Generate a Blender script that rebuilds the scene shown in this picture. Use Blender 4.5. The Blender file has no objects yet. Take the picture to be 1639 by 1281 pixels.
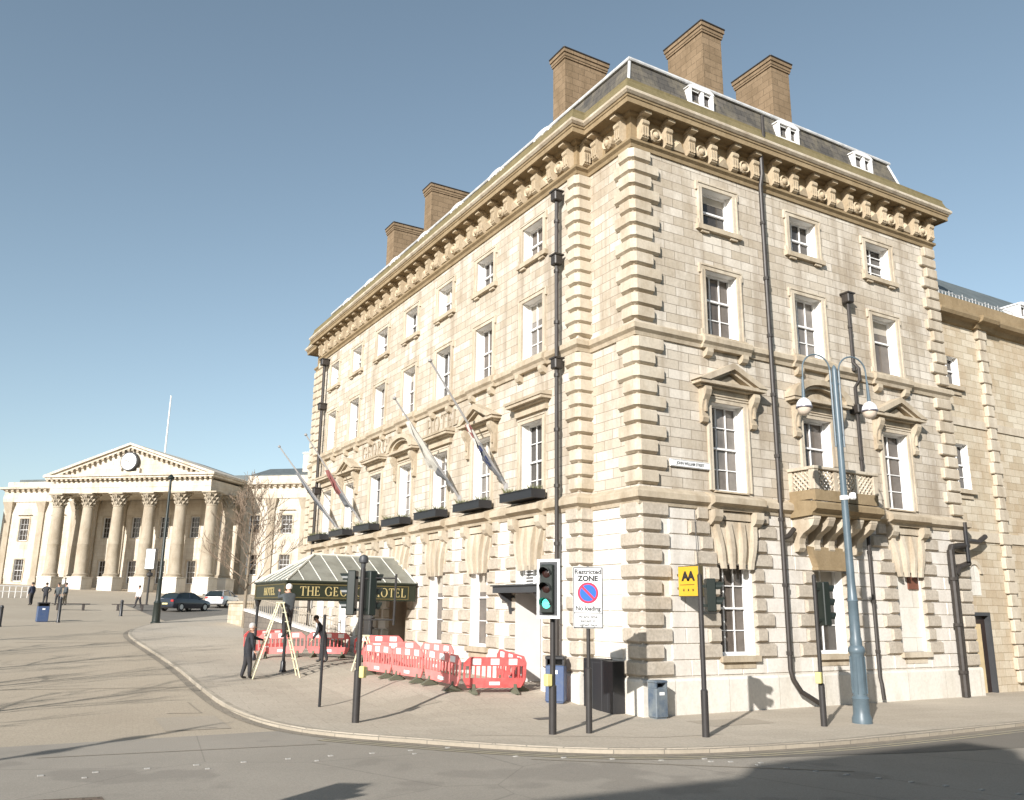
import bpy, bmesh, math, random
from mathutils import Matrix, Vector
random.seed(7)
C = bpy.context.scene.collection
S = bpy.context.scene
R90 = math.radians(90)
# ------------------------------------------------------------------ camera
cam = bpy.data.cameras.new("camera"); co = bpy.data.objects.new("camera", cam); C.objects.link(co)
cam.sensor_width = 36.0; cam.lens = 1375.0/1639.0*36.0; cam.clip_end = 6000
def _dir(x, y):
    return Vector((x-819.5, -(y-640.5), -1375.0)).normalized()
_X = _dir(3248, 1006); _Y = _dir(-8, 967); _Z = _X.cross(_Y).normalized()
_m = (_X+_Y).normalized(); _n = _Z.cross(_m)
_X = (_m-_n).normalized(); _Y = (_m+_n).normalized()
co.matrix_world = Matrix.Translation((0, 0, 2.6)) @ Matrix((_X, _Y, _Z)).to_4x4()
S.camera = co
# ------------------------------------------------------------------ world, sun, exposure
SUN_EL = math.radians(23.5); SUN_AZ = math.radians(35.0+180.0)      # direction towards the sun, from +X anticlockwise
w = bpy.data.worlds.new("World"); S.world = w; w.use_nodes = True
nt = w.node_tree; bg = nt.nodes["Background"]
sky = nt.nodes.new("ShaderNodeTexSky"); sky.sky_type = 'NISHITA'; sky.sun_disc = False
sky.sun_elevation = SUN_EL; sky.sun_rotation = math.pi/2-SUN_AZ
sky.air_density = 1.0; sky.dust_density = 0.7; sky.ozone_density = 1.6; sky.altitude = 50
hs = nt.nodes.new("ShaderNodeHueSaturation"); hs.inputs['Saturation'].default_value = 0.78; hs.inputs['Hue'].default_value = 0.484
nt.links.new(sky.outputs[0], hs.inputs['Color']); nt.links.new(hs.outputs[0], bg.inputs[0])
bg.inputs[1].default_value = 0.102
sl = bpy.data.lights.new("sun", 'SUN'); so = bpy.data.objects.new("sun", sl); C.objects.link(so)
sl.energy = 5.0; sl.angle = math.radians(0.5); sl.color = (1.0, 0.965, 0.925)
sd = Vector((math.cos(SUN_AZ)*math.cos(SUN_EL), math.sin(SUN_AZ)*math.cos(SUN_EL), math.sin(SUN_EL)))
so.rotation_euler = sd.to_track_quat('Z', 'Y').to_euler()
S.view_settings.view_transform = 'Standard'; S.view_settings.look = 'None'
S.view_settings.gamma = 1.0; S.view_settings.use_curve_mapping = False
S.view_settings.exposure = 0.58
# ------------------------------------------------------------------ terrain height
def _sp(t, k): return 0.5*(t+math.sqrt(t*t+k*k))-0.5*(-20+math.sqrt(400+k*k)) if t > -20 else 0.0
def _ss(a, b, x):
    t = min(1, max(0, (x-a)/(b-a))); return t*t*(3-2*t)
def gz(x, y):
    y = min(y, 150.0)
    far = .047*_sp(y-24, 3)
    near = .45*_ss(18.2, 24.5, y)+.02*_sp(y-24, 3)
    if y > 40: near = max(near, far)
    w_ = _ss(8.5, 11.5, x)*(1-_ss(30, 60, y))
    return far*(1-w_)+near*w_
# ------------------------------------------------------------------ object helpers
def lab(o, label=None, cat=None, group=None, kind=None):
    if label: o["label"] = label
    if cat: o["category"] = cat
    if group: o["group"] = group
    if kind: o["kind"] = kind
    return o
def empty(name, loc, rz=0.0, label=None, cat=None, group=None, parent=None):
    o = bpy.data.objects.new(name, None); C.objects.link(o); o.location = loc; o.rotation_euler = (0, 0, rz)
    o.empty_display_size = .2
    if parent: o.parent = parent
    return lab(o, label, cat, group)
def kids(o): return [c for c in list(C.objects) if c.parent == o]
def copy_tree(o, parent=None, loc=None, rz=None, label=None, group=None):
    ch = [c for c in o.children]
    c = o.copy(); C.objects.link(c); c.parent = parent
    if loc is not None: c.location = loc
    if rz is not None: c.rotation_euler = (0, 0, rz)
    if label: c["label"] = label
    if group: c["group"] = group
    for k in ch: copy_tree(k, c)
    return c
class MB:
    def __init__(s): s.v = []; s.f = []; s.M = None; s.mi = []; s.cm = 0
    def add(s, vs, fs):
        n = len(s.v)
        for p in vs:
            p = Vector(p); s.v.append(tuple(s.M @ p) if s.M else tuple(p))
        for f in fs: s.f.append([n+i for i in f]); s.mi.append(s.cm)
    def quad(s, a, b, c, d): s.add([a, b, c, d], [(0, 1, 2, 3)])
    def box(s, x0, x1, y0, y1, z0, z1):
        s.add([(x0,y0,z0),(x1,y0,z0),(x1,y1,z0),(x0,y1,z0),(x0,y0,z1),(x1,y0,z1),(x1,y1,z1),(x0,y1,z1)],
              [(0,3,2,1),(4,5,6,7),(0,1,5,4),(1,2,6,5),(2,3,7,6),(3,0,4,7)])
    def cbox(s, cx, cy, cz, sx, sy, sz): s.box(cx-sx/2, cx+sx/2, cy-sy/2, cy+sy/2, cz-sz/2, cz+sz/2)
    def bbox(s, x0, x1, y0, y1, z0, z1, b, seg=1):
        bm = bmesh.new(); bmesh.ops.create_cube(bm, size=1.0)
        for v in bm.verts: v.co = ((x0+x1)/2+v.co.x*(x1-x0), (y0+y1)/2+v.co.y*(y1-y0), (z0+z1)/2+v.co.z*(z1-z0))
        bmesh.ops.bevel(bm, geom=list(bm.edges)+list(bm.verts), offset=b, segments=seg, affect='EDGES', profile=.5)
        bm.verts.index_update()
        s.add([v.co.copy() for v in bm.verts], [[v.index for v in f.verts] for f in bm.faces]); bm.free()
    def pillow(s, x0, x1, z0, z1, y0, y1, c):      # raised block on a facade: y0 wall plane, y1 outer (smaller y)
        s.add([(x0,y0,z0),(x1,y0,z0),(x1,y0,z1),(x0,y0,z1),(x0+c,y1,z0+c),(x1-c,y1,z0+c),(x1-c,y1,z1-c),(x0+c,y1,z1-c)],
              [(4,5,6,7),(0,1,5,4),(1,2,6,5),(2,3,7,6),(3,0,4,7)])
    def vblock(s, x0, x1, z0, z1, y0, y1, cs, ct, cb):   # side, top and bottom chamfers of their own
        s.add([(x0,y0,z0),(x1,y0,z0),(x1,y0,z1),(x0,y0,z1),(x0+cs,y1,z0+cb),(x1-cs,y1,z0+cb),(x1-cs,y1,z1-ct),(x0+cs,y1,z1-ct)],
              [(4,5,6,7),(0,1,5,4),(1,2,6,5),(2,3,7,6),(3,0,4,7)])
    def prism(s, poly, y0, y1):                    # poly in x,z extruded along y
        n = len(poly)
        s.add([(p[0], y0, p[1]) for p in poly]+[(p[0], y1, p[1]) for p in poly],
              [list(range(n)), list(range(2*n-1, n-1, -1))]+[(i, (i+1) % n, n+(i+1) % n, n+i) for i in range(n)])
    def prismx(s, poly, x0, x1):                   # poly in y,z extruded along x
        n = len(poly)
        s.add([(x0, p[0], p[1]) for p in poly]+[(x1, p[0], p[1]) for p in poly],
              [list(range(n)), list(range(2*n-1, n-1, -1))]+[(i, (i+1) % n, n+(i+1) % n, n+i) for i in range(n)])
    def prismz(s, poly, z0, z1):
        n = len(poly)
        s.add([(p[0], p[1], z0) for p in poly]+[(p[0], p[1], z1) for p in poly],
              [list(range(n)), list(range(2*n-1, n-1, -1))]+[(i, (i+1) % n, n+(i+1) % n, n+i) for i in range(n)])
    def lathe(s, prof, cx=0, cy=0, seg=16, cz=0, a0=0, a1=2*math.pi):
        full = abs(a1-a0-2*math.pi) < 1e-6; m = seg if full else seg+1; vs = []; fs = []
        for r, z in prof:
            for k in range(m):
                a = a0+(a1-a0)*k/seg; vs.append((cx+r*math.cos(a), cy+r*math.sin(a), cz+z))
        for i in range(len(prof)-1):
            for k in range(seg):
                k2 = (k+1) % m; fs.append((i*m+k, i*m+k2, (i+1)*m+k2, (i+1)*m+k))
        if full:
            fs.append(list(range(m))[::-1]); fs.append([(len(prof)-1)*m+k for k in range(m)])
        s.add(vs, fs)
    def tube(s, pts, r, seg=8, cap=True):
        pts = [Vector(p) for p in pts]; rs = r if isinstance(r, (list, tuple)) else [r]*len(pts)
        vs = []; fs = []; up = None
        for i, p in enumerate(pts):
            t = (pts[min(i+1, len(pts)-1)]-pts[max(i-1, 0)]).normalized()
            if up is None: up = Vector((0, 0, 1)) if abs(t.z) < .9 else Vector((1, 0, 0))
            a = t.cross(up).normalized(); b = a.cross(t).normalized(); up = b
            for k in range(seg):
                g = 2*math.pi*k/seg; vs.append(p+(a*math.cos(g)+b*math.sin(g))*rs[i])
        for i in range(len(pts)-1):
            for k in range(seg):
                k2 = (k+1) % seg; fs.append((i*seg+k, i*seg+k2, (i+1)*seg+k2, (i+1)*seg+k))
        if cap: fs.append(list(range(seg))[::-1]); fs.append([(len(pts)-1)*seg+k for k in range(seg)])
        s.add(vs, fs)
    def mesh(s, name, mat, smooth=False, recalc=True):
        me = bpy.data.meshes.new(name); me.from_pydata(s.v, [], s.f)
        mats = mat if isinstance(mat, (list, tuple)) else [mat]
        for m in mats: me.materials.append(m)
        if len(mats) > 1:
            for p, i in zip(me.polygons, s.mi): p.material_index = i
        if recalc:
            bm = bmesh.new(); bm.from_mesh(me); bmesh.ops.recalc_face_normals(bm, faces=bm.faces); bm.to_mesh(me); bm.free()
        uv = me.uv_layers.new(name="UVMap").data; vv = me.vertices
        for p in me.polygons:
            n = p.normal; ax, ay, az = abs(n.x), abs(n.y), abs(n.z)
            for li in p.loop_indices:
                c = vv[me.loops[li].vertex_index].co
                uv[li].uv = (c.x, c.y) if az > ax and az > ay else ((c.y, c.z) if ax > ay else (c.x, c.z))
            if smooth: p.use_smooth = True
        if smooth:
            try: me.set_sharp_from_angle(angle=math.radians(35))
            except Exception: pass
        return me
    def build(s, name, mat, parent=None, smooth=False, loc=None, rz=None, recalc=True):
        o = bpy.data.objects.new(name, s.mesh(name, mat, smooth, recalc)); C.objects.link(o)
        if parent: o.parent = parent
        if loc is not None: o.location = loc
        if rz is not None: o.rotation_euler = (0, 0, rz)
        return o
def inst(name, me, parent, loc=(0, 0, 0), rz=0.0):
    o = bpy.data.objects.new(name, me); C.objects.link(o); o.parent = parent; o.location = loc; o.rotation_euler = (0, 0, rz)
    return o
def text_mesh(txt, size, ext=.01, font_bold=0.0, space=1.0):
    cu = bpy.data.curves.new("txt", 'FONT'); cu.body = txt; cu.size = size; cu.extrude = ext
    cu.align_x = 'CENTER'; cu.align_y = 'CENTER'; cu.offset = font_bold; cu.space_character = space; cu.resolution_u = 3
    o = bpy.data.objects.new("txt", cu); C.objects.link(o)
    dg = bpy.context.evaluated_depsgraph_get(); me = bpy.data.meshes.new_from_object(o.evaluated_get(dg))
    bpy.data.objects.remove(o); return me
def text_obj(name, txt, size, mat, parent, M, ext=.01, bold=0.0, space=1.0, sx=1.0):
    me = text_mesh(txt, size, ext, bold, space); me.transform(M @ Matrix.Diagonal((sx, 1, 1, 1)))
    me.materials.clear(); me.materials.append(mat)
    o = bpy.data.objects.new(name, me); C.objects.link(o); o.parent = parent; return o
# facing -Y: text x -> +X, y -> +Z
T_FRONT = Matrix(((1,0,0,0),(0,0,-1,0),(0,1,0,0),(0,0,0,1)))
# ------------------------------------------------------------------ materials
def mat(name, col, rough=.7, metal=0.0, noise=0.0, nscale=2.0, bump=0.0, bscale=30.0, col2=None, spec=None, emis=None, coat=0.0):
    m = bpy.data.materials.new(name); m.use_nodes = True; N = m.node_tree.nodes; L = m.node_tree.links
    b = N["Principled BSDF"]; b.inputs["Roughness"].default_value = rough; b.inputs["Metallic"].default_value = metal
    b.inputs["Base Color"].default_value = (*col, 1)
    if coat: b.inputs["Coat Weight"].default_value = coat
    if spec is not None: b.inputs["Specular IOR Level"].default_value = spec
    if emis: b.inputs["Emission Color"].default_value = (*emis[0], 1); b.inputs["Emission Strength"].default_value = emis[1]
    if noise or bump:
        g = N.new("ShaderNodeNewGeometry")
    if noise:
        n = N.new("ShaderNodeTexNoise"); n.inputs["Scale"].default_value = nscale; n.inputs["Detail"].default_value = 5; n.inputs["Roughness"].default_value = .65
        L.new(g.outputs["Position"], n.inputs["Vector"])
        r = N.new("ShaderNodeMapRange"); r.inputs[1].default_value = .3; r.inputs[2].default_value = .7
        L.new(n.outputs["Fac"], r.inputs[0])
        x = N.new("ShaderNodeMix"); x.data_type = 'RGBA'; L.new(r.outputs[0], x.inputs[0])
        c2 = col2 or tuple(c*(1-noise) for c in col)
        x.inputs[6].default_value = (*col, 1); x.inputs[7].default_value = (*c2, 1); L.new(x.outputs[2], b.inputs["Base Color"])
    if bump:
        n2 = N.new("ShaderNodeTexNoise"); n2.inputs["Scale"].default_value = bscale; n2.inputs["Detail"].default_value = 3
        L.new(g.outputs["Position"], n2.inputs["Vector"])
        bp = N.new("ShaderNodeBump"); bp.inputs["Strength"].default_value = bump; bp.inputs["Distance"].default_value = .02
        L.new(n2.outputs["Fac"], bp.inputs["Height"]); L.new(bp.outputs[0], b.inputs["Normal"])
    return m
def stone(name, c1, c2, cm, bw, bh, mortar=.008, stain=(.30,.22,.13), stain_amt=.5, sscale=.35, bump=.25, zs=None, fine=.12, streak=0.0):
    """ashlar: Brick Texture in metres (UV), per-block tint, weathering stains from world-position noise"""
    m = bpy.data.materials.new(name); m.use_nodes = True; N = m.node_tree.nodes; L = m.node_tree.links
    b = N["Principled BSDF"]; b.inputs["Roughness"].default_value = .85; b.inputs["Specular IOR Level"].default_value = .25
    g = N.new("ShaderNodeNewGeometry"); uv = N.new("ShaderNodeUVMap")
    base = None
    if bw:
        br = N.new("ShaderNodeTexBrick"); br.offset = .5; br.inputs["Scale"].default_value = 1.0
        br.inputs["Brick Width"].default_value = bw; br.inputs["Row Height"].default_value = bh; br.inputs["Mortar Size"].default_value = mortar
        br.inputs["Mortar Smooth"].default_value = .3; br.inputs["Color1"].default_value = (*c1, 1); br.inputs["Color2"].default_value = (*c2, 1); br.inputs["Mortar"].default_value = (*cm, 1)
        wob = N.new("ShaderNodeTexNoise"); wob.inputs["Scale"].default_value = 1.3; L.new(g.outputs["Position"], wob.inputs["Vector"])
        va = N.new("ShaderNodeVectorMath"); va.operation = 'MULTIPLY_ADD'; va.inputs[1].default_value = (.03, .03, .03)
        L.new(wob.outputs["Color"], va.inputs[0]); L.new(uv.outputs[0], va.inputs[2]); L.new(va.outputs[0], br.inputs["Vector"])
        base = br.outputs["Color"]
    else:
        n0 = N.new("ShaderNodeTexNoise"); n0.inputs["Scale"].default_value = 1.7; n0.inputs["Detail"].default_value = 4; L.new(g.outputs["Position"], n0.inputs["Vector"])
        x0 = N.new("ShaderNodeMix"); x0.data_type = 'RGBA'; x0.inputs[6].default_value = (*c1, 1); x0.inputs[7].default_value = (*c2, 1)
        L.new(n0.outputs["Fac"], x0.inputs[0]); base = x0.outputs[2]
    # large weather stains (drips: stretched in z)
    mp = N.new("ShaderNodeMapping"); mp.inputs["Scale"].default_value = (1, 1, .45); L.new(g.outputs["Position"], mp.inputs["Vector"])
    n1 = N.new("ShaderNodeTexNoise"); n1.inputs["Scale"].default_value = sscale*3; n1.inputs["Detail"].default_value = 8; n1.inputs["Roughness"].default_value = .68; L.new(mp.outputs[0], n1.inputs["Vector"])
    r1 = N.new("ShaderNodeMapRange"); r1.inputs[1].default_value = .45; r1.inputs[2].default_value = .74; r1.inputs[4].default_value = stain_amt; L.new(n1.outputs["Fac"], r1.inputs[0])
    x1 = N.new("ShaderNodeMix"); x1.data_type = 'RGBA'; x1.blend_type = 'MIX'; L.new(r1.outputs[0], x1.inputs[0]); L.new(base, x1.inputs[6]); x1.inputs[7].default_value = (*stain, 1)
    out = x1.outputs[2]
    if streak:
        mq = N.new("ShaderNodeMapping"); mq.inputs["Scale"].default_value = (2.2, 2.2, .12); L.new(g.outputs["Position"], mq.inputs["Vector"])
        nq = N.new("ShaderNodeTexNoise"); nq.inputs["Scale"].default_value = 1.0; nq.inputs["Detail"].default_value = 6; L.new(mq.outputs[0], nq.inputs["Vector"])
        rq = N.new("ShaderNodeMapRange"); rq.inputs[1].default_value = .52; rq.inputs[2].default_value = .75; rq.inputs[4].default_value = streak; L.new(nq.outputs["Fac"], rq.inputs[0])
        xq = N.new("ShaderNodeMix"); xq.data_type = 'RGBA'; L.new(rq.outputs[0], xq.inputs[0]); L.new(out, xq.inputs[6]); xq.inputs[7].default_value = (.27, .215, .155, 1); out = xq.outputs[2]
    if zs:   # weathering by height bands: list of (z, amount) mixing to zs colour
        sx = N.new("ShaderNodeSeparateXYZ"); L.new(g.outputs["Position"], sx.inputs[0])
        cr = N.new("ShaderNodeMapRange"); cr.inputs[1].default_value = zs[0]; cr.inputs[2].default_value = zs[1]; cr.inputs[4].default_value = zs[2]; L.new(sx.outputs[2], cr.inputs[0])
        nz = N.new("ShaderNodeMath"); nz.operation = 'MULTIPLY'; L.new(cr.outputs[0], nz.inputs[0]); L.new(n1.outputs["Fac"], nz.inputs[1])
        x3 = N.new("ShaderNodeMix"); x3.data_type = 'RGBA'; L.new(nz.outputs[0], x3.inputs[0]); L.new(out, x3.inputs[6]); x3.inputs[7].default_value = (*zs[3], 1); out = x3.outputs[2]
    n2 = N.new("ShaderNodeTexNoise"); n2.inputs["Scale"].default_value = 14; n2.inputs["Detail"].default_value = 4; L.new(g.outputs["Position"], n2.inputs["Vector"])
    x2 = N.new("ShaderNodeMix"); x2.data_type = 'RGBA'; x2.blend_type = 'MULTIPLY'; x2.inputs[0].default_value = 1.0
    r2 = N.new("ShaderNodeMapRange"); r2.inputs[1].default_value = .3; r2.inputs[2].default_value = .7; r2.inputs[3].default_value = 1-fine; r2.inputs[4].default_value = 1.0; L.new(n2.outputs["Fac"], r2.inputs[0])
    L.new(out, x2.inputs[6]); L.new(r2.outputs[0], x2.inputs[7]); L.new(x2.outputs[2], b.inputs["Base Color"])
    n3 = N.new("ShaderNodeTexNoise"); n3.inputs["Scale"].default_value = 9; n3.inputs["Detail"].default_value = 5; L.new(g.outputs["Position"], n3.inputs["Vector"])
    bp = N.new("ShaderNodeBump"); bp.inputs["Strength"].default_value = bump; bp.inputs["Distance"].default_value = .03; L.new(n3.outputs["Fac"], bp.inputs["Height"])
    if bw:
        bp2 = N.new("ShaderNodeBump"); bp2.inputs["Strength"].default_value = .5; bp2.inputs["Distance"].default_value = .015; bp2.invert = True
        L.new(br.outputs["Fac"], bp2.inputs["Height"]); L.new(bp.outputs[0], bp2.inputs["Normal"]); L.new(bp2.outputs[0], b.inputs["Normal"])
    else: L.new(bp.outputs[0], b.inputs["Normal"])
    return m
M = {}
M['ashlar'] = stone('ashlar', (.64,.585,.50), (.475,.41,.32), (.21,.175,.135), .78, .285, .009, stain=(.30,.235,.16), stain_amt=.85, sscale=.28, streak=.8)
M['dress'] = stone('dressed_stone', (.63,.565,.46), (.48,.405,.30), (.3,.25,.18), 0, 0, stain=(.31,.235,.15), stain_amt=.75, bump=.2, streak=.6)
M['mould'] = stone('moulding_stone', (.56,.485,.375), (.43,.355,.25), (.3,.25,.18), 0, 0, stain=(.27,.20,.125), stain_amt=.8, sscale=.5, bump=.25, streak=.5)
M['rust'] = stone('rusticated_stone', (.76,.72,.655), (.65,.60,.53), (.3,.25,.18), 0, 0, stain=(.44,.38,.30), stain_amt=.6, bump=.25, streak=.3)
M['verm'] = stone('vermiculated_stone', (.58,.52,.435), (.45,.39,.31), (.3,.25,.18), 0, 0, stain=(.32,.255,.18), stain_amt=.6, bump=.22, fine=.25)
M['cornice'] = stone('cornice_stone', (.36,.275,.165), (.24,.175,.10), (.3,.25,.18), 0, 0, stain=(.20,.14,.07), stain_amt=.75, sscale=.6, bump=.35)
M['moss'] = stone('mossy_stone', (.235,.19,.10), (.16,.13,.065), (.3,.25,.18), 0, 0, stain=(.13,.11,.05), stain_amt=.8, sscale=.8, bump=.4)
M['chim'] = stone('chimney_stone', (.265,.19,.118), (.215,.152,.092), (.16,.115,.07), .55, .27, .012, stain=(.13,.09,.05), stain_amt=.7, sscale=.6)
M['old'] = stone('side_wall_stone', (.60,.535,.42), (.47,.39,.275), (.30,.24,.16), .62, .27, .008, stain=(.36,.24,.13), stain_amt=.7, sscale=.25)
M['plinth'] = stone('plinth_stone', (.72,.68,.61), (.65,.61,.54), (.34,.29,.22), 1.9, .95, .006, stain=(.40,.36,.27), stain_amt=.55)
M['slate'] = stone('roof_slate', (.125,.112,.095), (.075,.07,.063), (.03,.03,.03), .4, .22, .008, stain=(.23,.20,.14), stain_amt=.7, sscale=.8)
M['lead'] = mat('white_lead', (.66,.66,.65), .5, noise=.45, nscale=2.5)
M['white'] = mat('white_paint', (.80,.79,.77), .45, noise=.1, nscale=4)
M['reveal'] = mat('white_reveal', (.82,.80,.76), .6, noise=.08, nscale=2)
M['pipe'] = mat('iron_pipe', (.045,.037,.031), .5, noise=.4, nscale=5)
M['black'] = mat('black_paint', (.022,.022,.024), .4)
M['dgrey'] = mat('dark_grey', (.06,.062,.065), .5, noise=.2)
M['soil'] = mat('plants', (.10,.13,.05), .8, noise=.5, col2=(.22,.20,.10), nscale=30)
M['drape'] = mat('curtain', (.42,.38,.32), .9, noise=.2, nscale=3)
def glass(name, col, rough=.08, stripe=0):
    m = mat(name, col, rough, noise=.6, nscale=1.1, col2=tuple(c*.45 for c in col)); m.node_tree.nodes["Principled BSDF"].inputs["IOR"].default_value = 1.5
    return m
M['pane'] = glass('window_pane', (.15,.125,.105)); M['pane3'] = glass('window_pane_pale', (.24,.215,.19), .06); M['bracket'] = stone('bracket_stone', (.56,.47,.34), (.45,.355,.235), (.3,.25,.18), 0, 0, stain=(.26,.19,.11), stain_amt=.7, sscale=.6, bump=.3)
M['pane2'] = glass('window_pane_dark', (.07,.062,.055))
M['paneb'] = mat('window_blind_pane', (.42,.38,.32), .25, noise=.2, nscale=1.5)
# ------------------------------------------------------------------ serif capitals built as solids (unit height)
def _ring(rx, ry, ix, iy, cx, a0, a1, n=26):
    out = []
    for i in range(n):
        t0, t1 = a0+(a1-a0)*i/n, a0+(a1-a0)*(i+1)/n
        out.append([(cx+rx*math.cos(t0), .5+ry*math.sin(t0)), (cx+rx*math.cos(t1), .5+ry*math.sin(t1)), (cx+ix*math.cos(t1), .5+iy*math.sin(t1)), (cx+ix*math.cos(t0), .5+iy*math.sin(t0))])
    return out
def _r(x0, x1, y0, y1): return [(x0, y0), (x1, y0), (x1, y1), (x0, y1)]
def _stem(x, w=.14): return [_r(x, x+w, 0, 1), _r(x-.07, x+w+.07, 0, .05), _r(x-.07, x+w+.07, .95, 1)]
SERIF = {
 'H': (.88, _stem(.09)+_stem(.65)+[_r(.2, .68, .47, .54)]),
 'E': (.76, _stem(.09)+[_r(.2, .62, 0, .06), _r(.2, .58, .94, 1), _r(.2, .46, .48, .54), _r(.57, .63, .0, .22), _r(.53, .59, .8, 1), _r(.43, .48, .41, .61)]),
 'T': (.80, [_r(.33, .47, 0, 1), _r(.25, .55, 0, .05), _r(.04, .76, .94, 1), _r(.04, .10, .78, 1), _r(.70, .76, .78, 1)]),
 'L': (.72, _stem(.09)+[_r(.2, .62, 0, .06), _r(.57, .63, 0, .24)]),
 'O': (1.02, _ring(.45, .52, .30, .465, .51, 0, 2*math.pi, 30)),
 'G': (1.0, _ring(.45, .52, .30, .465, .50, math.radians(42), math.radians(335), 26)+[_r(.74, .88, .04, .44), _r(.66, .95, .40, .45), _r(.80, .86, .68, .92)]),
 'R': (.88, _stem(.09)+[[(p[0]+.0, p[1]*.5+.495) for p in q] for q in _ring(.36, .52, .22, .42, .27, -math.pi/2, math.pi/2, 14)]+[[(.30, .48), (.46, .48), (.84, .0), (.66, .0)], _r(.62, .9, 0, .05)]),
}
def serif_text(name, txt, size, mt, parent, Mx, ext=.01, gap=.08, space=.45, sx=1.0):
    mb = MB(); mb.M = Mx; x = 0; tot = sum((space if ch == ' ' else SERIF[ch][0]+gap) for ch in txt)-gap; x = -tot/2
    for ch in txt:
        if ch == ' ': x += space; continue
        w_, polys = SERIF[ch]
        for i, pl in enumerate(polys):
            e = ext*(1+.02*(i % 5)); n = len(pl)
            f = [((x+p[0])*size*sx, (p[1]-.5)*size) for p in pl]
            mb.add([(a, -e, b) for a, b in f]+[(a, .002, b) for a, b in f], [list(range(n))]+[(k, (k+1) % n, n+(k+1) % n, n+k) for k in range(n)])
        x += w_+gap
    return mb.build(name, mt, parent)
# ================================================================== SETTING: ground
def kind(o, k='structure'): o["kind"] = k; return o
xs = [-1500, -700, -300, -150, -90]+[-60+2*i for i in range(30)]+[i*.75 for i in range(0, 40)]+[30+2*i for i in range(1, 26)]+[100, 150, 300, 700, 1500]
ys = [-1500, -700, -300, -150, -90]+[-60+3*i for i in range(22)]+[6+.75*i for i in range(0, 58)]+[50+2*i for i in range(0, 51)]+[170, 300, 700, 1500]
ys = sorted(set(ys+[20.25]))
def grid(xs, ys, dz, name, m, parent=None):
    mb = MB(); nx = len(xs)
    vs = [(x, y, gz(x, y)+dz) for y in ys for x in xs]
    fs = [(j*nx+i, j*nx+i+1, (j+1)*nx+i+1, (j+1)*nx+i) for j in range(len(ys)-1) for i in range(nx-1)]
    mb.add(vs, fs); return mb.build(name, m, parent, recalc=False, smooth=True)
KD = .11
def surf(name, c1, c2, sc, rough=.9, bump=.3, patch=None, big=.08, brick=None, cracks=0):
    m = bpy.data.materials.new(name); m.use_nodes = True; N = m.node_tree.nodes; L = m.node_tree.links; b = N["Principled BSDF"]
    b.inputs["Roughness"].default_value = rough; b.inputs["Specular IOR Level"].default_value = .3
    g = N.new("ShaderNodeNewGeometry")
    def noise(s, d=6, r=.6):
        n = N.new("ShaderNodeTexNoise"); n.inputs["Scale"].default_value = s; n.inputs["Detail"].default_value = d; n.inputs["Roughness"].default_value = r
        L.new(g.outputs["Position"], n.inputs["Vector"]); return n
    def rng(n, a, b_, c=0, d=1):
        r = N.new("ShaderNodeMapRange"); r.inputs[1].default_value = a; r.inputs[2].default_value = b_; r.inputs[3].default_value = c; r.inputs[4].default_value = d; L.new(n.outputs[0], r.inputs[0]); return r
    def mix(f, a, b_, bt='MIX'):
        x = N.new("ShaderNodeMix"); x.data_type = 'RGBA'; x.blend_type = bt
        if hasattr(f, 'outputs'): L.new(f.outputs[0], x.inputs[0])
        else: x.inputs[0].default_value = f
        for i, c in ((6, a), (7, b_)):
            if isinstance(c, tuple): x.inputs[i].default_value = (*c, 1)
            else: L.new(c, x.inputs[i])
        return x.outputs[2]
    col = mix(rng(noise(big, 6), .35, .65), c1, c2)
    if patch: col = mix(rng(noise(.35, 3), .56, .6, 0, .6), col, patch)
    if brick:
        br = N.new("ShaderNodeTexBrick"); br.inputs["Scale"].default_value = 1; br.inputs["Brick Width"].default_value = brick[0]; br.inputs["Row Height"].default_value = brick[1]
        br.inputs["Mortar Size"].default_value = brick[2]; br.inputs["Color1"].default_value = (1, 1, 1, 1); br.inputs["Color2"].default_value = (brick[3],)*3+(1,); br.inputs["Mortar"].default_value = (brick[4],)*3+(1,)
        mp = N.new("ShaderNodeMapping"); mp.inputs["Rotation"].default_value = (0, 0, .12); L.new(g.outputs["Position"], mp.inputs[0]); L.new(mp.outputs[0], br.inputs["Vector"])
        col = mix(1.0, col, br.outputs["Color"], 'MULTIPLY')
    if cracks:
        v = N.new("ShaderNodeTexVoronoi"); v.feature = 'DISTANCE_TO_EDGE'; v.inputs["Scale"].default_value = .22; L.new(g.outputs["Position"], v.inputs["Vector"])
        col = mix(rng(v, .0, .004, cracks, 0), col, tuple(c*.45 for c in c1))
    fine = rng(noise(sc, 3, .7), .25, .75, .72, 1.12)
    col = mix(1.0, col, fine.outputs[0], 'MULTIPLY')
    L.new(col, b.inputs["Base Color"])
    bp = N.new("ShaderNodeBump"); bp.inputs["Strength"].default_value = bump; bp.inputs["Distance"].default_value = .01
    L.new(noise(sc*1.5, 2).outputs[0], bp.inputs["Height"]); L.new(bp.outputs[0], b.inputs["Normal"]); return m
M['square'] = surf('square_setts', (.46,.39,.295), (.40,.335,.25), 22, brick=(.25,.16,.010,.96,.90), big=.12, cracks=.0)
M['pave'] = surf('pavement', (.51,.445,.355), (.43,.37,.29), 18, brick=(.9,.6,.009,.93,.78), big=.15)
M['asph'] = surf('asphalt', (.345,.308,.255), (.29,.26,.215), 45, patch=(.235,.21,.175), big=.2, cracks=.5, bump=.5)
M['asph2'] = surf('new_asphalt', (.20,.18,.15), (.17,.153,.128), 60, big=.2, bump=.5)
M['kerb'] = stone('kerb_stone', (.44,.385,.305), (.34,.295,.23), (.2,.18,.15), .9, .5, .01, stain=(.28,.25,.2))
M['kchan'] = surf('channel', (.31,.265,.205), (.26,.225,.175), 30, brick=(.3,.3,.012,.85,.7))
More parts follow.
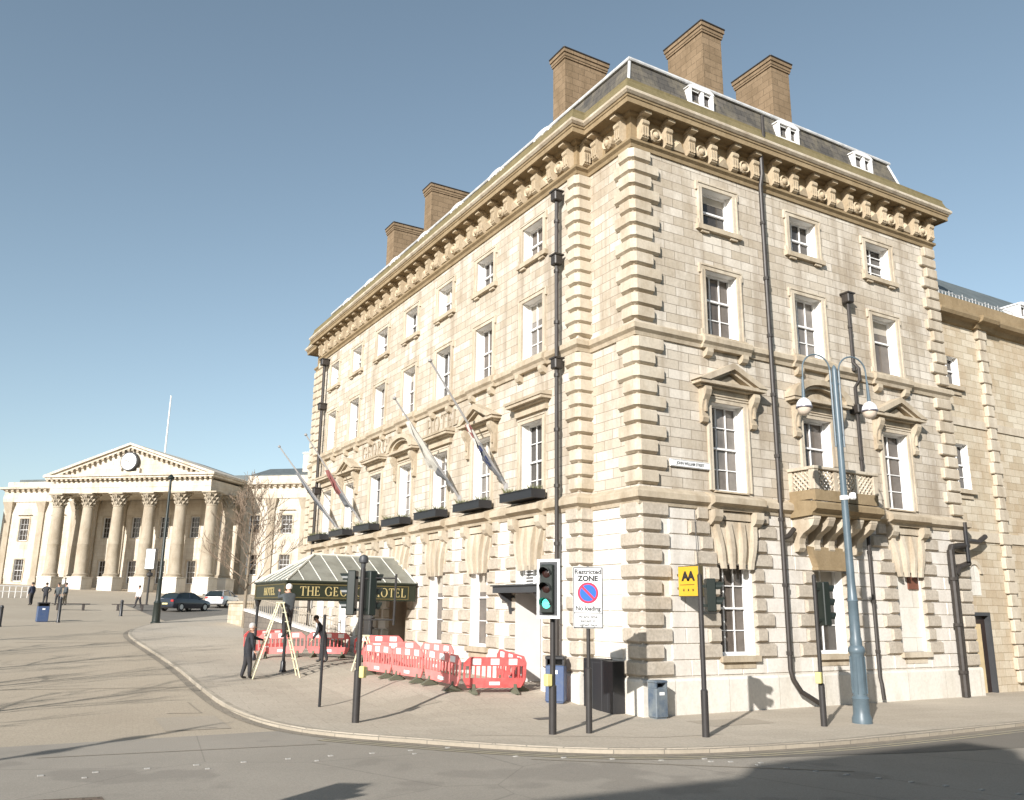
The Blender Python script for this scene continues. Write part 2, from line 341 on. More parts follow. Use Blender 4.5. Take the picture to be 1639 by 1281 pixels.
M['setts'] = surf('setts', (.24,.185,.135), (.20,.15,.11), 20, brick=(.2,.13,.02,.75,.5))
kind(grid(xs, ys, -KD, 'ground', M['square']))
kind(grid([x for x in xs if -90 <= x <= 150], [y for y in ys if -60 <= y <= 20.25], -KD+.006, 'road', M['asph']))
# pavement: kerb line from the far side road round the corner and along the street
KL = [(16.5, 69.5), (12, 63.5), (9, 59), (7.1, 54.5), (6.15, 50.5), (5.95, 46), (6.0, 40), (5.95, 33.5), (5.75, 29), (5.62, 25), (5.72, 22), (6.1, 20), (6.75, 18.7), (7.7, 17.5), (8.8, 16.1), (9.9, 15.0), (11.2, 14.15), (12.75, 13.6), (14.8, 13.3), (17, 13.2), (20, 13.25), (24, 13.4), (32, 13.6), (60, 14), (100, 14.6)]
def dens(pts, st=.5):
    out = []
    for a, b in zip(pts, pts[1:]):
        n = max(1, int(math.dist(a, b)/st)); out += [(a[0]+(b[0]-a[0])*i/n, a[1]+(b[1]-a[1])*i/n) for i in range(n)]
    return out+[pts[-1]]
def smooth(pts, it=3):
    for _ in range(it):
        q = [pts[0]]
        for a, b in zip(pts, pts[1:]): q += [(a[0]*.75+b[0]*.25, a[1]*.75+b[1]*.25), (a[0]*.25+b[0]*.75, a[1]*.25+b[1]*.75)]
        pts = q+[pts[-1]]
    return pts
KLd = dens(smooth(KL, 2), .6)
def strip(line, offs, name, m, dz, parent=None):
    """ribbons following the kerb line; offs = (distance to the right of travel, dz) pairs"""
    rows = []
    for i, p in enumerate(line):
        a = line[max(0, i-1)]; b = line[min(len(line)-1, i+1)]; d = Vector((b[0]-a[0], b[1]-a[1])).normalized(); n = Vector((-d.y, d.x))
        rows.append([(p[0]+n.x*o, p[1]+n.y*o, gz(p[0], p[1])+z) for o, z in offs])
    mb = MB(); k = len(offs); mb.add([q for r in rows for q in r], [(i*k+j, (i+1)*k+j, (i+1)*k+j+1, i*k+j+1) for i in range(len(rows)-1) for j in range(k-1)])
    return mb.build(name, m, parent)
# kerb stone: sloped low kerb with a vertical face of about 0.1 m ; channel in front
kind(strip(KLd, [(0, -KD-.05), (0, -.012), (.015, .004), (.16, .004), (.16, -.05)], 'kerb', M['kerb'], 0))
kind(strip(KLd, [(-.26, -KD+.012), (-.001, -KD+.012)], 'channel_strip', M['kchan'], 0))
# pavement slab sheet (inside the kerb): rows of y, from kerb x to far right
def kerb_x(y):
    best = None
    for a, b in zip(KLd, KLd[1:]):
        lo, hi = sorted((a[1], b[1]))
        if lo <= y <= hi and hi > lo:
            t = (y-a[1])/(b[1]-a[1]); x = a[0]+(b[0]-a[0])*t
            if best is None or x < best: best = x
    return best
mb = MB(); yy = sorted(set([13.25+.02]+[y for y in ys if 13.3 < y < 69.0]+[13.4, 13.6, 14.0, 14.4, 69.0]))
rows = []
for y in yy:
    kx = kerb_x(y); kx = (kx if kx is not None else 17)+.15
    cols = [kx+(12.5-kx)*t/8 for t in range(9)] if kx < 12.4 else [kx+.01*t for t in range(9)]
    end = 34 if y > 13.65 else 24 if y > 13.45 else 17.2
    lo = max(cols[-1], 12.5); cols += [lo+(100-lo)*t/14 for t in (1, 2, 3, 4, 5, 6, 8, 10, 14)]
    rows.append([(x, y) for x in cols])
k = len(rows[0])
def below_kerb(x, y):
    # y of kerb line for this x on the street side
    for a, b in zip(KLd, KLd[1:]):
        if a[0] <= x < b[0] and a[0] > 9 and a[1] < 20: t = (x-a[0])/(b[0]-a[0]); return a[1]+(b[1]-a[1])*t
    return 0
mb.add([(x, max(y, below_kerb(x, y)+.15), gz(x, y)) for r in rows for x, y in r],
       [(j*k+i, j*k+i+1, (j+1)*k+i+1, (j+1)*k+i) for j in range(len(rows)-1) for i in range(k-1)])
kind(mb.build('pavement', M['pave'], recalc=False))
# side road with the parked cars, asphalt patch, setts, studs
def patch(name, poly, m, dz, n=1):
    mb = MB(); mb.add([(x, y, gz(x, y)+dz) for x, y in poly], [list(range(len(poly)))]); return kind(mb.build(name, m))
side = MB(); sxs = [9.7+1.5*i for i in range(24)]; sy = [58+1.5*i for i in range(18)]
side.add([(x+(y-58)*-.0, y, gz(x, y)-KD+.008) for y in sy for x in sxs], [(j*24+i, j*24+i+1, (j+1)*24+i+1, (j+1)*24+i) for j in range(17) for i in range(23)])
kind(side.build('side_road', M['asph2']))
patch('asphalt_patch', [(12.4, 13.05), (17, 12.9), (24, 13.0), (40, 13.2), (40, 10.2), (22, 10.6), (16.2, 11.9)], M['asph2'], -KD+.012)
patch('setts_patch', [(-3, 13.4), (1.75, 13.2), (1.7, 14.6), (-3, 15.6)], M['setts'], -KD+.012)
M['stud'] = mat('road_stud', (.42,.40,.36), .6, noise=.4, nscale=20)
mk = MB()
def stud(x, y, w=.10, d=.07): z = gz(x, y)-KD+.0; mk.bbox(x-w/2, x+w/2, y-d/2, y+d/2, z-.01, z+.022, .008)
for i in range(11): stud(.2+i*.8, 16.75-.028*i+.02*math.sin(i*2.1))
for i in range(6): stud(8.9+i*.75, 15.0-i*.52)
for i in range(12): stud(12.0+.22*i, 13.2-.47*i)
for i in range(4): stud(1.6+i*1.9, 16.25-.05*i, .08, .06)
kind(mk.build('road_studs', M['stud']))
M['yline'] = mat('yellow_line', (.42,.36,.22), .8, noise=.5, nscale=3, col2=(.26,.235,.19))
kind(strip([p for p in KLd if p[1] < 19], [(-.62, -KD+.016), (-.54, -KD+.016)], 'yellow_line', M['yline'], 0))
kind(strip([p for p in KLd if p[1] < 19], [(-.44, -KD+.016), (-.36, -KD+.016)], 'yellow_line', M['yline'], 0))
M['tar'] = surf('tar_seam', (.33,.285,.22), (.29,.25,.19), 30)
def seam(pts, w=.05, dz=-KD+.010):
    return kind(strip(dens(pts, .4), [(-w/2, dz), (w/2, dz)], 'tar_seam', M['tar'], 0))
seam([(4.1, 24.2), (4.9, 24.0), (4.95, 26.1)], .05); seam([(.5, 30), (6.0, 29.2)], .05); seam([(1.0, 46), (5.8, 45.2)], .08)
seam([(1, 18.6), (6.2, 18.0)], .04, -KD+.014); seam([(9.0, 14.6), (13.5, 11.0)], .05, -KD+.014); seam([(9.1, 17.2), (12.6, 15.2), (14.2, 15.0)], .04, .004)
M['pat'] = surf('pavement_patch', (.40,.345,.27), (.36,.31,.24), 30)
patch('pavement_patch', [(9.2, 21.5), (10.6, 21.7), (10.5, 22.9), (9.1, 22.7)], M['pat'], .005); patch('pavement_patch', [(14.9, 16.0), (16.8, 15.9), (16.9, 16.9), (15.0, 17.1)], M['pat'], .005)
patch('road_patch', [(3.6, 21.2), (5.0, 21.1), (5.1, 23.4), (3.7, 23.5)], M['pat'], -KD+.009)
# manhole cover + patched trench lines on the pavement / road
M['iron'] = mat('cast_iron', (.09,.08,.07), .6, noise=.3, nscale=20)
def cover(x, y, r=.3, sq=False, dz=0.0, lb=''):
    mb = MB(); z = gz(x, y)+dz
    if sq: mb.bbox(x-r, x+r, y-r*.7, y+r*.7, z-.02, z+.008, .006)
    else: mb.lathe([(r, -.02), (r, .006), (r-.02, .008), (.01, .008)], x, y, 20, z)
    lab(mb.build('manhole_cover', M['iron']), lb, 'manhole cover')
cover(4.6, 21.6, .32, False, -KD+.0, 'round iron manhole cover set in the tan road of the square')
cover(12.0, 18.9, .25, True, .002, 'small square iron cover in the pavement beside the hotel corner')
# ================================================================== HOTEL
HX, HY = 14.63, 18.24
hotel = empty('hotel_building', (HX, HY, 0), 0, 'large four storey cream stone hotel with rusticated corners, deep bracketed cornice and slate attic', 'hotel')
HR, YE, P = 14.3, 29.8, .45
FP = [(HR, 0), (HR, YE), (0, YE), (0, 27.6), (-P, 27.6), (-P, 2.2), (0, 2.2), (0, 0)]
def offs(fp, d):
    n = len(fp); out = []
    for i in range(n):
        a, b, c = Vector(fp[i-1]), Vector(fp[i]), Vector(fp[(i+1) % n])
        d1 = (b-a).normalized(); d2 = (c-b).normalized(); n1 = Vector((d1.y, -d1.x)); n2 = Vector((d2.y, -d2.x))
        out.append(b+n1*d+n2*d)
    return out
def sweep(mb, fp, prof, close=True):
    n = len(fp); rings = [offs(fp, d) for d, z in prof]; k = len(prof)
    vs = [(r[i].x, r[i].y, prof[j][1]) for j, r in enumerate(rings) for i in range(n)]
    fs = [(j*n+i, j*n+(i+1) % n, ((j+1) % k)*n+(i+1) % n, ((j+1) % k)*n+i) for j in range(k if close else k-1) for i in range(n)]
    mb.add(vs, fs)
FR = Matrix.Identity(4)                                   # street front: local x = u, y inward
FL = Matrix.Translation((-P, 0, 0)) @ Matrix.Rotation(-R90, 4, 'Z')   # square front: local x = -u
RW = [3.35, 7.2, 11.05]; LW = [4.8+3.367*i for i in range(7)]
OW = 1.3
def sheet(mb, x0, x1, z0, z1, ops):
    X = sorted(set([x0, x1]+[v for o in ops for v in o[:2] if x0 < v < x1])); Z = sorted(set([z0, z1]+[v for o in ops for v in o[2:] if z0 < v < z1]))
    for a, b in zip(X, X[1:]):
        for c, d in zip(Z, Z[1:]):
            mx, mz = (a+b)/2, (c+d)/2
            if any(o[0] < mx < o[1] and o[2] < mz < o[3] for o in ops): continue
            mb.quad((a, 0, c), (b, 0, c), (b, 0, d), (a, 0, d))
def op(c, z0, z1, w=OW): return (c-w/2, c+w/2, z0, z1)
rops = []; lops = []
for c in RW: rops += [op(c, 1.45, 4.0), op(c, 6.0, 8.6), op(c, 10.65, 12.75), op(c, 14.2, 15.5)]
for i, c in enumerate(LW):
    lops += [op(-c, 6.0, 8.5), op(-c, 10.65, 12.7), op(-c, 14.15, 15.4)]
    if i == 0: lops.append((-c-.75, -c+.75, -.5, 4.0))
    elif i == 3: lops.append((-c-.85, -c+.85, -.5, 3.6))
    else: lops.append(op(-c, 1.4, 4.0))
up = MB(); lo = MB()
for mb, za, zb in ((lo, -.6, 5.6), (up, 5.6, 16.3)):
    mb.M = FR; sheet(mb, 0, HR, za, zb, rops)
    mb.M = FL; sheet(mb, -27.6, -2.2, za, zb, lops)
    mb.M = None
    for a, b in (((0, 0), (0, 2.2)), ((-P, 2.2), (0, 2.2)), ((-P, 27.6), (0, 27.6)), ((0, 27.6), (0, YE)), ((0, YE), (HR, YE)), ((HR, YE), (HR, 0))):
        mb.quad((a[0], a[1], za), (b[0], b[1], za), (b[0], b[1], zb), (a[0], a[1], zb))
up.build('upper_wall', M['ashlar'], hotel, recalc=False); lo.build('ground_floor_wall', M['rust'], hotel, recalc=False)
# frieze zone behind the brackets
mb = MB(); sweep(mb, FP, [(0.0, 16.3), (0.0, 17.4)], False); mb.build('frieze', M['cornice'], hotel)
# strings, cornice, plinth
mb = MB(); sweep(mb, FP, [(.002, 10.2), (.06, 10.2), (.09, 10.3), (.18, 10.38), (.18, 10.52), (.13, 10.57), (.002, 10.62)]); mb.build('string_course', M['mould'], hotel)
mb = MB(); sweep(mb, FP, [(.002, 5.42), (.08, 5.42), (.11, 5.52), (.24, 5.6), (.24, 5.76), (.18, 5.82), (.002, 5.92)]); mb.build('string_course', M['mould'], hotel)
mb = MB(); sweep(mb, FP, [(.50, 17.422), (.58, 17.435), (.64, 17.50), (.64, 17.57), (.61, 17.61), (.50, 17.62)]); mb.build('cornice_lip', M['dress'], hotel)
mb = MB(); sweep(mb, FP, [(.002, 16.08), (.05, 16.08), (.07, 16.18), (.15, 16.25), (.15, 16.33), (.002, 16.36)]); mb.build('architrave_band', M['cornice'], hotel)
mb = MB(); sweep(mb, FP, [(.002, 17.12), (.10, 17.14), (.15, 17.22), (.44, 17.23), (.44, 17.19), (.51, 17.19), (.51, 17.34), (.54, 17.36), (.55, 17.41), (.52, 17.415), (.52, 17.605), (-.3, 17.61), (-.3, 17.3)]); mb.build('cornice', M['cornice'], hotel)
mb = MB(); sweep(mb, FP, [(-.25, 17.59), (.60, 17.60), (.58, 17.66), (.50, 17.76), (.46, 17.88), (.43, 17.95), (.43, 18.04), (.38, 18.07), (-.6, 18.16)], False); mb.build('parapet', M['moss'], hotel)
mb = MB(); PP = [(0, -.6), (-.13, -.6), (-.13, .84), (-.10, .90), (0, .93)]
mb.M = FR; mb.prismx(PP, -.13, HR+.12)
mb.M = FL
for a, b in ((-27.6-.12, -15.76), (-14.04, -5.56), (-4.04, -2.2+.13)): mb.prismx(PP, a, b)
mb.M = Matrix.Rotation(-R90, 4, 'Z'); mb.prismx(PP, -2.2, -.001)
mb.M = Matrix.Translation((0, 2.2, 0)); mb.prismx(PP, -P, -.131)
mb.M = None; mb.build('plinth', M['plinth'], hotel)
# ---- quoins
RQ = random.Random(11)
def quoins(zs, dh, n, start, nm_, m):
    Q = [MB() for _ in range(5)]
    for i in range(n):
        z0 = zs+i*dh+.02; z1 = zs+(i+1)*dh-.02; wd = .98 if (i+start) % 2 else .68; wl = .80 if (i+start) % 2 else .54; d = .125+RQ.uniform(-.012, .012); c = .035; wd += RQ.uniform(-.02, .02); wl += RQ.uniform(-.02, .02); z0 += RQ.uniform(-.006, .006); z1 += RQ.uniform(-.006, .006)
        rings = []
        for dd, cc, z in ((.03, .0, z0-.012), (d, .0, z0+.055), (d, .0, z1-.035), (d-.05, .0, z1)):
            k = .13
            rings.append([(.02, wl, z), (-dd, wl-.07, z), (-dd, -dd+k, z), (-dd+k, -dd, z), (wd-.07, -dd, z), (wd, .02, z)])
        Q[0].add([p_ for r_ in rings for p_ in r_], [(a*6+b, a*6+b+1, (a+1)*6+b+1, (a+1)*6+b) for a in range(3) for b in range(5)]+[(0, 1, 2, 3, 4, 5), (23, 22, 21, 20, 19, 18)])
        rings = [[(x_-P, min(y_, y_ if y_ < .2 else y_-(.2 if (i+start) % 2 else .12))+2.2, z_) for x_, y_, z_ in r_] for r_ in rings]
        rings = [[(min(x_, .03) if j >= 4 else x_, y_, z_) for j, (x_, y_, z_) in enumerate(r_)] for r_ in rings]
        Q[1].add([p_ for r_ in rings for p_ in r_], [(a*6+b, a*6+b+1, (a+1)*6+b+1, (a+1)*6+b) for a in range(3) for b in range(5)]+[(0, 1, 2, 3, 4, 5), (23, 22, 21, 20, 19, 18)])
        Q[2].bbox(-P-d, .05, 27.6-wl, 27.6+d, z0, z1, c)
        Q[3].bbox(-d, .3, YE-wl, YE+d, z0, z1, c)
        Q[4].bbox(HR-wd*.85, HR+.06, -d, wl, z0, z1, c)
    for q_ in Q: q_.build(nm_, m, hotel)
quoins(.95, .4145, 11, 1, 'ground_floor_quoins', M['verm']); quoins(5.97, .423, 10, 0, 'quoins', M['dress']); quoins(10.68, .4145, 13, 0, 'quoins', M['dress'])
# ---- ground floor rustication
SMD = {}; VMD = {}
def courses(F, x0, x1, ops, fans, qa, qb):
    """F frame; x0..x1 wall span; ops openings at ground floor; fans = fan centres"""
    for k in range(11):
        z0 = .95+.4145*k; z1 = z0+.4145; zm = (z0+z1)/2; alt = k % 2
        bl = []
        for o in ops:
            if o[2] < zm < o[3]: bl.append((o[0], o[1], 1))
            elif zm > 4.0 and zm < 5.2 and any(abs((o[0]+o[1])/2-f) < .1 for f in fans):
                c = (o[0]+o[1])/2; hw = .66+.30*min(1, (zm-3.9)/1.1); bl.append((c-hw, c+hw, 1))
            elif zm >= 5.2 and any(abs((o[0]+o[1])/2-f) < .1 for f in fans): c = (o[0]+o[1])/2; bl.append((c-.95, c+.95, 0))
        bl.sort(); cur = x0+(qa if alt else qa*.7); segs = []; first = True
        for a, b, v in bl+[(x1-(qb if alt else qb*.7), None, 2)]:
            segs.append((cur, a, first, v)); cur = b; first = False
        vw = .78 if alt else .46
        cs = sorted((o[0]+o[1])/2 for o in ops)
        for idx, (a, b, fst, v) in enumerate(segs):
            if b-a < .08: continue
            key = (id(F), sum(1 for c_ in cs if c_ < (a+b)/2)); sm = SMD.setdefault(key, MB()); vL = VMD.setdefault(key+('L',), MB()); vR = VMD.setdefault(key+('R',), MB()); sm.M = F; vL.M = F; vR.M = F
            L_ = (not fst); R_ = (v != 2)
            aa, bb = a, b
            need = (vw if L_ else 0)+(vw if R_ else 0)
            w = vw if need < (b-a)-.3 else max(.2, ((b-a)/(2 if (L_ and R_) else 1))*.42)
            if L_: vL.vblock(a, a+w+RQ.uniform(-.015, .015), z0+.01, z1-.014, 0, -.115+RQ.uniform(-.012, .012), .05, .035, .06); aa = a+w+.0
            if R_: vR.vblock(b-w-RQ.uniform(-.015, .015), b, z0+.01, z1-.014, 0, -.115+RQ.uniform(-.012, .012), .05, .035, .06); bb = b-w
            n = max(1, round((bb-aa)/.95))
            for i in range(n):
                p0 = aa+(bb-aa)*i/n+.008; p1 = aa+(bb-aa)*(i+1)/n-.008
                if p1-p0 > .05: sm.pillow(p0, p1, z0+.008, z1-.008, 0, -.04+RQ.uniform(-.006, .006), .016)
g_r = [(c-OW/2, c+OW/2, 1.45, 4.0) for c in RW]
courses(FR, 0, HR, g_r, [c for c in RW if c != 7.2], .95, .85)
g_l = sorted([(-c-.75, -c+.75, 0, 4.0) if i == 0 else (-c-.85, -c+.85, 0, 3.6) if i == 3 else (-c-OW/2, -c+OW/2, 1.4, 4.0) for i, c in enumerate(LW)])
courses(FL, -27.6, -2.2, g_l, [-c for c in LW], .8, .8)
FC = Matrix.Rotation(-R90, 4, 'Z')
courses(FC, -2.2, 0, [], [], 0, .8)
for k_ in SMD:
    if SMD[k_].v: SMD[k_].build('rusticated_blocks', M['rust'], hotel, recalc=False)
for k_ in VMD:
    if VMD[k_].v: VMD[k_].build('vermiculated_blocks', M['verm'], hotel, recalc=False)
# ---- fans of voussoirs with consoles over ground floor windows
def fan_mesh():
    mb = MB()
    mb.add([(-.64, 0, 3.95), (.64, 0, 3.95), (.95, 0, 5.14), (-.95, 0, 5.14), (-.64, -.07, 3.95), (.64, -.07, 3.95), (.95, -.07, 5.14), (-.95, -.07, 5.14)],
           [(4, 5, 6, 7), (0, 1, 5, 4), (1, 2, 6, 5), (2, 3, 7, 6), (3, 0, 4, 7)])
    for t in (-.86, -.30, .30, .86):
        xb, xt = t*.60, t*.88; wb, wt = .055, .085; n = 7; sec = []
        for k in range(n+1):
            f = k/n; x = xb+(xt-xb)*f; w_ = wb+(wt-wb)*f; z = 3.80+1.32*f; d = .17+.07*math.sin(f*math.pi*1.1)+(.03 if k == 0 else 0)
            sec += [(x-w_, -.06, z), (x-w_, -d, z), (x+w_, -d, z), (x+w_, -.06, z)]
        mb.add(sec, [(k*4+j, k*4+(j+1) % 4, (k+1)*4+(j+1) % 4, (k+1)*4+j) for k in range(n) for j in range(4)]+[(3, 2, 1, 0), (n*4, n*4+1, n*4+2, n*4+3)])
    mb.box(-.62, .62, -.12, 0, 5.17, 5.40)
    for s in (-1, 1):
        mb.prismx([(0, 5.42), (-.34, 5.42), (-.34, 5.22), (-.27, 5.10), (-.14, 5.0), (0, 4.98)], s*.80-.15, s*.80+.15)
    return mb.mesh('voussoir_fan', M['dress'])
fanm = fan_mesh()
for c in RW:
    if c != 7.2: inst('voussoir_fan', fanm, hotel, (c, 0, 0))
for i, c in enumerate(LW): inst('voussoir_fan', fanm, hotel, (-P, c, 0), -R90)
# ---- string break-forwards under windows
def brk(z, hw, blocks):
    mb = MB(); dz = .003
    if z > 8: mb.prismx([(0, 10.2+dz), (-.16, 10.2+dz), (-.19, 10.3), (-.27, 10.38), (-.27, 10.525), (-.22, 10.575), (0, 10.63)], -hw, hw)
    else: mb.prismx([(0, 5.42+dz), (-.20, 5.42+dz), (-.24, 5.52), (-.42, 5.6), (-.42, 5.765), (-.34, 5.825), (0, 5.93)], -hw, hw)
    if blocks:
        for s in (-1, 1): mb.prismx([(0, 10.2), (-.2, 10.2), (-.2, 10.08), (-.14, 9.98), (0, 9.93)], s*.72-.12, s*.72+.12)
    return mb.mesh('sill_course', M['mould'])
b1 = brk(10.5, .98, True); b2 = brk(5.6, 1.0, False)
for c in RW:
    inst('window_sill_course', b1, hotel, (c, 0, 0))
    if c != 7.2: inst('window_sill_course', b2, hotel, (c, 0, 0))
for c in LW: inst('window_sill_course', b1, hotel, (-P, c, 0), -R90); inst('window_sill_course', b2, hotel, (-P, c, 0), -R90)
# ---- windows
_wc = {}
def window(parent, loc, rz, w, h, cols, rt, rb, style='arch', pane='pane', split=.5, D=.30, blind=0.0, name='window', rv='reveal'):
    key = (w, h, cols, rt, rb, style, pane, split, D, blind, rv)
    if key not in _wc:
        f = MB(); e = .065; y0, y1 = D-.05, D+.03
        f.box(-w/2, -w/2+e, y0, y1, 0, h); f.box(w/2-e, w/2, y0, y1, 0, h); f.box(-w/2+e, w/2-e, y0, y1, h-e, h); f.box(-w/2+e, w/2-e, y0, y1, 0, e+.02)
        zm = h*split
        f.box(-w/2+e, w/2-e, y0+.005, y1, zm-.028, zm+.028)
        for (za, zb, r, yy) in ((e+.02, zm-.028, rb, 0.02), (zm+.028, h-e, rt, 0.0)):
            if not r: continue
            for i in range(1, cols):
                x = -w/2+e+(w-2*e)*i/cols; f.box(x-.013, x+.013, D-.03+yy, D+.02+yy, za, zb)
            for j in range(1, r):
                z = za+(zb-za)*j/r; f.box(-w/2+e, w/2-e, D-.028+yy, D+.018+yy, z-.013, z+.013)
        p = MB(); p.quad((-w/2, D+.035, 0), (w/2, D+.035, 0), (w/2, D+.035, h), (-w/2, D+.035, h))
        r_ = MB(); Dr = D+.04; r_.quad((-w/2, 0, 0), (-w/2, Dr, 0), (-w/2, Dr, h), (-w/2, 0, h)); r_.quad((w/2, 0, 0), (w/2, Dr, 0), (w/2, Dr, h), (w/2, 0, h))
        r_.quad((-w/2, 0, h), (w/2, 0, h), (w/2, Dr, h), (-w/2, Dr, h)); r_.quad((-w/2, 0, 0), (w/2, 0, 0), (w/2, Dr, 0), (-w/2, Dr, 0))
        b = None
        if blind: b = MB(); b.box(-w/2+e, w/2-e, D+.022, D+.030, h-e-blind*(h-2*e), h-e)
        s = None
        if style != 'none':
            s = MB(); a = .17
            if style in ('arch', 'ear'):
                for sg in (-1, 1):
                    x0, x1 = sorted((sg*w/2, sg*(w/2+a))); s.box(x0, x1, -.06, 0, 0, h)
                    xa, xb = sorted((sg*(w/2+a-.05), sg*(w/2+a+.001))); s.box(xa, xb, -.085, -.06, 0, h)
                s.box(-w/2-a, w/2+a, -.06, 0, h, h+a); s.box(-w/2-a-.001, w/2+a+.001, -.085, -.06, h+a-.05, h+a+.001)
            if style == 'ear':
                for sg in (-1, 1):
                    xa, xb = sorted((sg*(w/2+a), sg*(w/2+a+.07))); s.box(xa, xb, -.07, 0, h-.12, h+a-.002); s.box(xa, xb, -.07, 0, .0, .18)
            if style == 'low': s.box(-w/2-.02, w/2+.02, -.06, 0, h, h+.12)
            if style in ('ear', 'low', 'sill'):
                pass
        k = MB()
        if style == 'ear':
            k.box(-w/2-a-.1, w/2+a+.1, -.14, .0, -.16, -.002)
            for sg in (-1, 1): k.box(sg*(w/2-.05)-.15, sg*(w/2-.05)+.15, -.10, 0, -.24, -.16)
        elif style in ('gf', 'adj'): k.box(-w/2-.08, w/2+.08, -.16, .02, -.16, -.002); k.box(-w/2+.05, w/2-.05, -.06, 0, -.34, -.16)
        else: k.box(-w/2, w/2, -.10, .0, -.05, -.002)
        _wc[key] = (f.mesh('window', M['white']), p.mesh('pane', M[pane], recalc=False), r_.mesh('reveal', M[rv], recalc=False), s.mesh('surround', M['dress']) if s and s.v else None,
                    k.mesh('sill', M['mould']), b.mesh('blind', M['drape']) if b else None)
    f, p, r_, s, k, b = _wc[key]
    W = inst(name, f, parent, loc, rz)
    inst('pane', p, W); inst('reveal', r_, W); inst('sill', k, W)
    if s: inst('surround', s, W)
    if b: inst('blind', b, W)
    return W
def wr(c, z, h, *a, **k): return window(hotel, (c, 0, z), 0, OW, h, *a, **k)
def wl(c, z, h, *a, **k): return window(hotel, (-P, c, z), -R90, OW, h, *a, **k)
wr(RW[0], 1.45, 2.55, 3, 2, 2, style='gf', split=.5, pane='pane'); wr(RW[1], 1.45, 2.55, 2, 1, 2, style='gf', split=.62, pane='pane2', blind=.25)
wr(RW[0], 6.0, 2.6, 3, 2, 2, pane='pane3', split=.5); wr(RW[1], 6.0, 2.6, 2, 1, 2, pane='pane', split=.66); wr(RW[2], 6.0, 2.6, 2, 1, 3, pane='pane', split=.70)
wr(RW[0], 10.65, 2.1, 3, 1, 2, style='ear', pane='pane', split=.6); wr(RW[1], 10.65, 2.1, 3, 1, 2, style='ear', split=.55, blind=.0, pane='pane3'); wr(RW[2], 10.65, 2.1, 1, 1, 1, style='ear', split=.6, blind=.22)
wr(RW[0], 14.2, 1.3, 1, 1, 1, style='ear', pane='pane2', blind=.2); wr(RW[1], 14.2, 1.3, 3, 1, 1, style='ear', pane='pane2'); wr(RW[2], 14.2, 1.3, 2, 2, 2, style='ear', pane='pane2')
for i, c in enumerate(LW):
    wl(c, 6.0, 2.5, 3, 2, 2, pane=('pane2', 'pane3', 'pane', 'pane3', 'pane2', 'pane', 'pane3')[i], blind=(0, .3, .1, .12, 0, .45, .2)[i])
    wl(c, 10.65, 2.05, 3, 1, 2, style='ear', split=.55, pane=('pane3', 'pane', 'pane2', 'pane', 'pane3', 'pane', 'pane')[i], blind=(.3, 0, 0, .2, 0, 0, .5)[i])
    wl(c, 14.15, 1.25, 3, 1, 1, style='ear', pane='pane2' if i % 2 else 'pane', blind=(0, 0, .4, 0, 0, .3, 0)[i])
    if i not in (0, 3): wl(c, 1.4, 2.6, 2, 1, 2, style='gf', split=.62, blind=.3 if i in (1, 2) else 0)
# blocked window on the street front
c = RW[2]
mb = MB(); mb.quad((c-OW/2, .12, 1.45), (c+OW/2, .12, 1.45), (c+OW/2, .12, 4.0), (c-OW/2, .12, 4.0))
bw = mb.build('blocked_window', M['plinth'], hotel, recalc=False)
mb = MB()
for s in (-1, 1): mb.quad((c+s*OW/2, 0, 1.45), (c+s*OW/2, .13, 1.45), (c+s*OW/2, .13, 4.0), (c+s*OW/2, 0, 4.0))
mb.quad((c-OW/2, 0, 4.0), (c+OW/2, 0, 4.0), (c+OW/2, .13, 4.0), (c-OW/2, .13, 4.0)); mb.build('reveal', M['plinth'], bw, recalc=False)
mb = MB(); mb.box(c+.12, c+.62, .06, .12, 3.42, 3.98); M['brown'] = mat('brown_vent', (.16,.06,.035), .6); mb.build('vent_panel', M['brown'], bw)
mb = MB(); mb.box(c-OW/2-.08, c+OW/2+.08, -.16, .02, 1.29, 1.448); mb.box(c-.55, c+.55, -.06, 0, 1.1, 1.29); mb.build('sill', M['dress'], bw)
